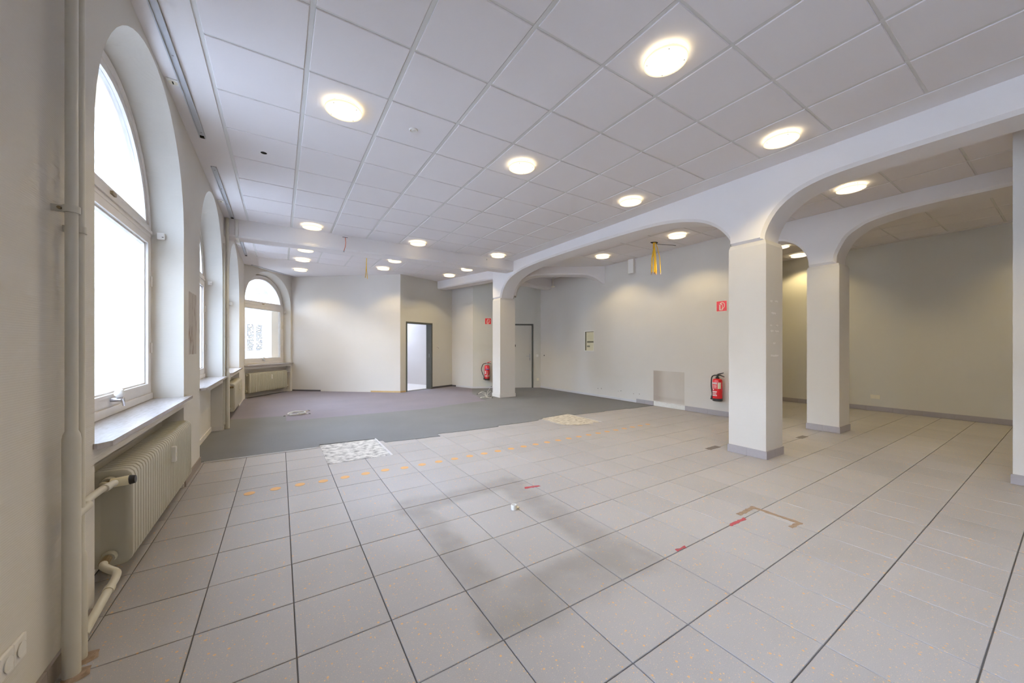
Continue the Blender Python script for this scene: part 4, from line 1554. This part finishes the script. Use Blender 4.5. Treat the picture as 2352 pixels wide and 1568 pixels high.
# ------------------------------------------------------------------ fire extinguishers and signs
def extinguisher(fr, s, zb, R, Hb, label, lever, arc):
    """hangs on a wall; local x along wall, y towards the room is -d"""
    root = empty('fire_extinguisher', fr(s, -.02 - R, zb), math.atan2(fr.t.y, fr.t.x))
    tag(root, label, 'extinguisher')
    top = zb + 0
    MB().lathe([(R * .96, .045), (R, .06), (R, Hb - .045), (R * .93, Hb - .02), (R * .7, Hb - .004), (R * .35, Hb)], seg=28).build('cylinder', M['red'], root, smooth=True)
    MB().lathe([(0, 0), (R * .9, .0), (R * 1.02, .006), (R * 1.02, .048), (R * .98, .052)], seg=28).build('foot_ring', M['black'], root, smooth=True)
    MB().lathe([(R * .40, Hb - .01), (R * .42, Hb + .022), (R * .26, Hb + .026), (R * .2, Hb + .075), (0, Hb + .078)], seg=18).build('valve', M['black'] if lever == 'black' else M['steel'], root, smooth=True)
    lm = M['black'] if lever == 'black' else M['red']
    MB().tube([(-.012, 0, Hb + .065), (.03, -.005, Hb + .088), (.12, -.012, Hb + .115)], [.013, .012, .007], 8).build('carry_handle', lm, root, smooth=True)
    MB().tube([(0, 0, Hb + .05), (.05, -.005, Hb + .068), (.135, -.012, Hb + .040)], [.010, .011, .007], 8).build('lever', M['black'], root, smooth=True)
    hp_ = [(-.012, -.01, Hb + .058), (-.05, -.012, Hb + .06), (-R - arc * .55, -.012, Hb + .02), (-R - arc, -.012, Hb - .12), (-R - arc * .75, -.012, Hb * .5), (-R - arc * .3, -.012, Hb * .28), (-R - .018, -.012, .075)]
    hs_ = dense3(hp_, 5)
    ho = MB().tube(hs_, .0115, 10).build('hose', M['black'], root, smooth=True)
    MB().tube([(-R - .018, -.012, .09), (-R - .016, -.012, .02)], [.014, .02], 12).build('nozzle', M['black'], ho, smooth=True)
    MB().tube([(-R - .04, -.012, .035), (-R + .01, -.012, .035)], .012, 8).build('nozzle_clip', M['black'], ho, smooth=True)

    def curved(a0, a1, z0, z1, mat, nm, par, off=.0012):
        mb = MB()
        k = 8
        for i in range(k):
            t0, t1 = math.radians(a0 + (a1 - a0) * i / k), math.radians(a0 + (a1 - a0) * (i + 1) / k)
            r_ = R + off
            mb.quad((r_ * math.cos(t0), r_ * math.sin(t0), z0), (r_ * math.cos(t1), r_ * math.sin(t1), z0), (r_ * math.cos(t1), r_ * math.sin(t1), z1), (r_ * math.cos(t0), r_ * math.sin(t0), z1))
        return mb.build(nm, mat, par)
    return root, curved, Hb


# right-hand one: on the right wall, white printed label
EX1, cv, Hb = extinguisher(FG, gs(3.775), .300, .085, .43, 'red fire extinguisher with white label on the right wall', 'black', .028)
lab = cv(-168, -68, Hb * .80, Hb * .835, M['label_white'], 'label_band', EX1)
cv(-168, -68, Hb * .755, Hb * .79, M['label_white'], 'label_band', EX1)
cv(-168, -68, Hb * .41, Hb * .445, M['label_white'], 'label_band', EX1)
cv(-168, -68, Hb * .24, Hb * .275, M['label_white'], 'label_band', EX1)
for z in (.70, .66, .62, .57):
    cv(-130, -72, Hb * z, Hb * z + .006, M['label_white'], 'label_line', EX1)
for z in (.385, .355, .325, .30):
    cv(-160, -74, Hb * z, Hb * z + .004, M['label_white'], 'label_line', EX1)
for z in (.665, .60):
    cv(-160, -147, Hb * z, Hb * z + .022, M['label_white'], 'pictogram', EX1)
cv(-122, -106, Hb * .49, Hb * .545, M['label_white'], 'pictogram', EX1)
tg = cv(-60, -22, Hb * .56, Hb * .84, M['cream'], 'inspection_tag', EX1, .002)
cv(-50, -30, Hb * .60, Hb * .67, M['valve'], 'tag_mark', tg, .003)
# rear one: on the rear wall beside the column, blue band and side hose
EX2, cv, Hb = extinguisher(FF, .455, .275, .08, .475, 'red fire extinguisher with blue band on the rear wall beside the column', 'red', .10)
cv(-140, -40, Hb * .70, Hb * .745, M['label_blue'], 'label_band', EX2)
cv(-115, -65, Hb * .76, Hb * .785, M['label_white'], 'label_band', EX2)
cv(-150, -118, Hb * .42, Hb * .64, M['label_white'], 'label_panel', EX2)
for z in (.58, .52, .46):
    cv(-105, -62, Hb * z, Hb * z + .006, M['label_white'], 'label_line', EX2)
cv(-98, -78, Hb * .38, Hb * .43, M['label_white'], 'pictogram', EX2)
for z in (.33, .30, .26, .22):
    cv(-140, -55, Hb * z, Hb * z + .007, M['label_white'], 'label_line', EX2)
cv(-45, -20, Hb * .24, Hb * .38, M['cream'], 'inspection_tag', EX2, .002)


def fire_sign(fr, s0, s1, z0, z1, label):
    root = empty('fire_sign', fr((s0 + s1) / 2, 0, (z0 + z1) / 2), math.atan2(fr.t.y, fr.t.x))
    tag(root, label, 'sign')
    w, h = (s1 - s0) / 2, (z1 - z0) / 2
    MB().box(-w - .006, w + .006, -.003, 0, -h - .006, h + .006).build('sign_border', M['sign_cream'], root)
    MB().box(-w, w, -.0045, -.002, -h, h).build('sign_face', M['sign_red'], root)

    def ribbon(pts, wd, name, closed=False):
        mb = MB()
        k = len(pts)
        L, Rr = [], []
        for i in range(k):
            a = pts[i - 1] if (i > 0 or closed) else pts[i]
            b = pts[(i + 1) % k] if (i < k - 1 or closed) else pts[i]
            dx, dz = b[0] - a[0], b[1] - a[1]
            l = math.hypot(dx, dz) or 1
            nx, nz = -dz / l * wd / 2, dx / l * wd / 2
            L.append((pts[i][0] + nx, pts[i][1] + nz))
            Rr.append((pts[i][0] - nx, pts[i][1] - nz))
        for i in range(k if closed else k - 1):
            j = (i + 1) % k
            for y in (-.0058, -.0046):
                mb.quad((L[i][0], y, L[i][1]), (L[j][0], y, L[j][1]), (Rr[j][0], y, Rr[j][1]), (Rr[i][0], y, Rr[i][1]))
        return mb.build(name, M['sign_cream'], root)
    u = w
    # bottle outline with shoulder, discharge lever and the curved hose on its right
    ribbon([(-.42 * u, -.78 * u), (-.42 * u, .10 * u), (-.40 * u, .25 * u), (-.52 * u, .30 * u)], .10 * u, 'bottle_line')
    ribbon([(-.44 * u, -.76 * u), (.22 * u, -.76 * u), (.22 * u, -.60 * u)], .14 * u, 'bottle_line')
    ribbon([(-.27 * u, -.70 * u), (-.27 * u, .22 * u)], .12 * u, 'bottle_line')
    ribbon([(-.30 * u, .22 * u), (-.18 * u, .36 * u), (.05 * u, .30 * u), (.16 * u, .14 * u), (.18 * u, -.60 * u)], .09 * u, 'bottle_line')
    arc = [(-.30 * u, .46 * u), (-.12 * u, .66 * u), (.15 * u, .72 * u), (.42 * u, .60 * u), (.58 * u, .32 * u), (.58 * u, .0), (.46 * u, -.28 * u), (.28 * u, -.46 * u), (.02 * u, -.56 * u)]
    arc = dense(arc, 4)
    ribbon(arc, .12 * u, 'hose_line')
    ribbon([(-.36 * u, .58 * u), (-.10 * u, .50 * u), (.10 * u, .40 * u)], .09 * u, 'lever_line')
    return root


fire_sign(FG, gs(3.845), gs(3.655), 2.03, 2.222, 'red fire extinguisher sign on the right wall beside the nearest column')
fire_sign(FF, .395, .585, 2.07, 2.255, 'red fire extinguisher sign on the rear wall beside the slim column')

# ------------------------------------------------------------------ fuse box on the right wall
fb = empty('fuse_box', FG(gs(7.31), 0, 1.497), math.atan2(FG.t.y, FG.t.x))
w, h = .188, .285
for (a, b, c_, d_) in ((-w, w, h - .022, h), (-w, w, -h, -h + .022), (-w, -w + .022, -h, h), (w - .022, w, -h, h)):
    MB().box(a, b, -.016, .002, c_, d_).build('frame', M['plastic'], fb, bevel=.003)
MB().box(-w + .02, w - .02, -.006, -.0005, -h + .02, h - .02).build('back_plate', M['fuse'], fb)
MB().box(-w + .022, -w + .075, -.0085, -.005, -h + .03, h - .03).build('cable_slot', M['fuse_dark'], fb)
MB().box(-w + .022, w - .022, -.009, -.005, h - .04, h - .026).build('top_shade_strip', M['fuse_dark'], fb)  # dark colour stands in for shade under the top of the frame
for z in (.16, .10, .06, .01):
    MB().box(-.08, w - .03, -.012, -.005, z - .010, z + .022).build('fuse_row', M['fuse'], fb, bevel=.002)
MB().box(-.085, w - .03, -.010, -.004, -.045, .0).build('empty_slot', M['fuse_dark'], fb)
MB().box(-.085, .02, -.010, -.004, -.165, -.12).build('empty_slot', M['fuse_dark'], fb)
tag(fb, 'open white-framed fuse box in the right wall', 'fuse box')

# bare patch and chipped plaster low on the right wall
pw = MB().box(XR - .0018, XR + .001, 4.52, 5.272, .115, .80).build('wall_patch', M['wall_patch'])
tag(pw, 'brownish unpainted patch low on the right wall', 'patch')
pq = MB()
rr = random.Random(2)
ys = [4.505 + .76 * i / 24 for i in range(25)]
pp = [(y, .005) for y in ys] + [(y, .095 + rr.uniform(-.012, .012)) for y in reversed(ys)]
pq.poly([(XR - .006, *p) for p in pp])
for i in range(len(pp)):
    j = (i + 1) % len(pp)
    pq.quad((XR - .006, *pp[i]), (XR - .006, *pp[j]), (XR + .001, *pp[j]), (XR + .001, *pp[i]))
tag(pq.build('raw_plaster', M['plaster_white']), 'rough white plaster strip where skirting is missing on the right wall', 'plaster')
for (y, z, r_, lab) in [(9.35, 1.061, .022, 'round black cable hole in the right wall beside the rear corner')]:
    m_ = MB().tube([(XR - .0022, y, z), (XR + .004, y, z)], r_, 14)
    tag(m_.build('cable_hole', M['hole']), lab, 'hole')
rr = random.Random(9)
for (y0, n_, lab) in [(6.95, 4, 'group of small drill holes above the right skirting, farther from the camera'), (6.25, 3, 'group of small drill holes above the right skirting, middle group'), (5.75, 3, 'group of small drill holes above the right skirting, nearest group')]:
    e_ = empty('drill_holes', (XR, y0, .22))
    for k in range(n_):
        MB().tube([(-.0016, rr.uniform(-.10, .10), rr.uniform(-.02, .03)), (.003, 0, 0)], .007, 8)
        yy, zz = rr.uniform(-.10, .10), rr.uniform(-.02, .03)
        MB().tube([(-.0016, yy, zz), (.002, yy, zz)], rr.uniform(.006, .011), 8).build('drill_hole', M['glue'] if k % 2 else M['hole'], e_)
    tag(e_, lab, 'holes')


# ------------------------------------------------------------------ switches and sockets
def socket(fr, s, z, label, n=1, kind='socket', mat='plastic'):
    root = empty('wall_' + kind, fr(s, 0, z), math.atan2(fr.t.y, fr.t.x))
    tag(root, label, kind)
    for k in range(n):
        o_ = (k - (n - 1) / 2) * .073
        pl = MB().box(o_ - .0365, o_ + .0365, -.010, 0, -.0405, .0405).build('plate', M[mat], root, bevel=.003)
        if kind == 'socket':
            T = Matrix.Rotation(math.radians(90), 4, 'X')
            MB().lathe([(.026, .014), (.0245, .0145), (.022, .013), (.021, .006), (0, .0055)], (0, 0, 0), 24).xf(Matrix.Translation((o_, 0, 0)) @ T).build('insert', M[mat], pl, smooth=True)
            for q in (-1, 1):
                MB().tube([(o_ + q * .0095, -.0068, 0), (o_ + q * .0095, -.004, 0)], .0028, 8).build('pin_hole', M['hole'], pl)
        else:
            MB().box(o_ - .027, o_ + .027, -.0145, -.008, -.027, .027).build('rocker', M[mat], pl, bevel=.002)
    return root


socket(FL, 1.952, .290, 'white wall socket low on the left wall beside the heating risers', 2)
socket(FH, hs_(2.33), .295, 'cream double socket low on the side bay wall', 2, mat='cream')
socket(FF, 2.10, 1.05, 'white light switch right of the closed door', 1, 'switch')
socket(FF, 2.115, .275, 'cream wall socket low beside the closed door', 1, mat='cream')
jb = empty('junction_box', FD(1.465, 0, 1.315), math.atan2(FD.t.y, FD.t.x))
MB().tube([(0, -.004, 0), (0, .004, 0)], .042, 18).build('rim', M['column_paint'], jb)
MB().tube([(-.012, -.012, .012), (-.012, 0, .012)], .008, 8).build('terminal', M['brass'], jb)
MB().tube([(.006, -.004, -.004), (.022, -.022, -.016), (.03, -.02, -.03)], .004, 6).build('wire', M['black'], jb)
tag(jb, 'open junction box with loose wires beside the open doorway', 'junction box')

# ------------------------------------------------------------------ things on the floor
DOTS = [-.234 + .2 * k for k in range(29)]
dm = MB().lathe([(.044, .0005), (.044, .0016), (.043, .0019), (0, .0019)], seg=18)
me = bpy.data.meshes.new('floor_dot')
me.from_pydata(dm.v, [], dm.f)
me.materials.append(M['dot'])
for k, x in enumerate(DOTS):
    o = obj_from('floor_dot', me, None, (x, 4.10 if k < 3 else (4.08 if k < 7 else 4.045), 0))
    tag(o, 'round orange sticker in the dotted line across the tiles', 'sticker', 'line of orange floor stickers')


def ragged(name, pts, mat, label, cat, z=.0012, seed=1, amp=.008):
    rr = random.Random(seed)
    out = []
    for i in range(len(pts)):
        a, b = pts[i], pts[(i + 1) % len(pts)]
        L = math.hypot(b[0] - a[0], b[1] - a[1])
        k = max(1, int(L / .02))
        for j in range(k):
            out.append((a[0] + (b[0] - a[0]) * j / k + rr.uniform(-amp, amp), a[1] + (b[1] - a[1]) * j / k + rr.uniform(-amp, amp)))
    return tag(MB().prism(out, .0003, z).build(name, mat), label, cat)


ragged('tape_mark', [(1.955, 2.83), (2.06, 2.815), (2.12, 2.80), (2.11, 2.835), (1.975, 2.872)], M['tape_red'], 'torn red tape mark beside the dirty frame on the floor', 'tape', seed=1, amp=.005)
ragged('tape_mark', [(2.84, 1.412), (3.06, 1.406), (3.075, 1.432), (2.86, 1.436)], M['tape_red'], 'longest red tape mark, beside the brown glue outline', 'tape', seed=2, amp=.004)
ragged('tape_mark', [(2.20, 1.425), (2.245, 1.432), (2.29, 1.422), (2.30, 1.446), (2.245, 1.444), (2.205, 1.45)], M['tape_red'], 'small red tape scrap nearest the camera', 'tape', seed=3, amp=.005)
gl = [(3.085, 1.46), (3.085, 1.495), (3.355, 1.50), (3.355, 1.14), (3.20, 1.15), (3.20, 1.18), (3.315, 1.175), (3.315, 1.46)]
ragged('glue_outline', gl, M['glue'], 'brown angular glue outline on the tiles', 'glue', seed=5, amp=.005)
ragged('floor_repair', [(4.72, 2.60), (4.98, 2.60), (4.98, 2.68), (4.72, 2.68)], M['patch_grey'], 'small dark repair mark on the tiles left of the nearest column', 'repair mark', seed=6, amp=.003)
ragged('floor_repair', [(6.42, 2.20), (6.66, 2.20), (6.66, 2.28), (6.42, 2.28)], M['patch_grey'], 'small dark repair mark on the tiles between the two columns', 'repair mark', seed=7, amp=.003)
ps = empty('pipe_stub', (1.63, 2.525, 0))
MB().lathe([(.020, .001), (.0245, .001), (.0245, .036), (.022, .040), (.019, .038), (.018, .006)], seg=20).build('tube', M['plastic'], ps, smooth=True)
MB().lathe([(0, .006), (.0185, .006)], seg=20).build('inside', M['hole'], ps)
MB().box(.022, .048, -.010, .012, .001, .012).build('clip', M['cream'], ps, bevel=.003)
tag(ps, 'short white pipe stub sticking out of the tiled floor', 'pipe stub')


def coil(name, x, y, zf, label, seed, r, loops, ends, flat):
    root = empty(name, (x, y, zf))
    tag(root, label, 'cable')
    rr = random.Random(seed)
    for k in range(loops):
        pts = []
        rx, ry = r * rr.uniform(.8, 1.05), r * rr.uniform(.35, .6)
        ox, oy = rr.uniform(-.02, .02), rr.uniform(-.02, .02)
        for i in range(28):
            a = 2 * math.pi * i / 27
            pts.append((ox + rx * math.cos(a), oy + ry * math.sin(a), .006 + k * .006 + flat * max(0, math.sin(a)) * rr.uniform(.9, 1)))
        MB().tube(pts, .0045, 6, caps=False).build('loop', M['white_cable'], root, smooth=True)
    for e_ in ends:
        MB().tube(dense3(e_, 5), .0045, 6).build('loose_end', M['white_cable'], root, smooth=True)
        a, b = Vector(e_[-2]), Vector(e_[-1])
        d_ = (b - a).normalized() * .035
        MB().tube([b, b + d_], .006, 8).build('tip', M['black'], root, smooth=True)
    return root


coil('cable_coil', .29, 8.27, .0068, 'flat coil of white cable on the carpet near the windows', 3, .15, 6,
     [[(.10, .0, .01), (.14, -.02, .015), (.19, -.03, .012)], [(.05, .05, .02), (.15, .20, .02), (.22, .34, .012)], [(0, .05, .02), (.12, .24, .02), (.2, .4, .012)], [(-.1, 0, .02), (-.16, -.02, .012), (-.2, -.05, .01)]], .035)
coil('cable_tangle', 4.50, 8.37, .0068, 'tangle of white cable ends standing up beside the slim column', 5, .13, 3,
     [[(.05, 0, .01), (.03, .02, .10), (-.05, .04, .17), (-.16, .05, .12)], [(.05, 0, .01), (.08, .02, .12), (.14, .02, .22), (.19, .02, .27)], [(.06, 0, .01), (.0, .0, .08), (-.1, .0, .15), (-.2, .0, .12)],
      [(.05, 0, .01), (.12, .05, .10), (.22, .08, .16)], [(.05, 0, .01), (.10, .0, .06), (.16, .03, .03)], [(.05, 0, .02), (.10, -.06, .012), (.15, -.10, .008)], [(.05, 0, .01), (.02, .01, .09), (.04, .02, .15)]], .012)
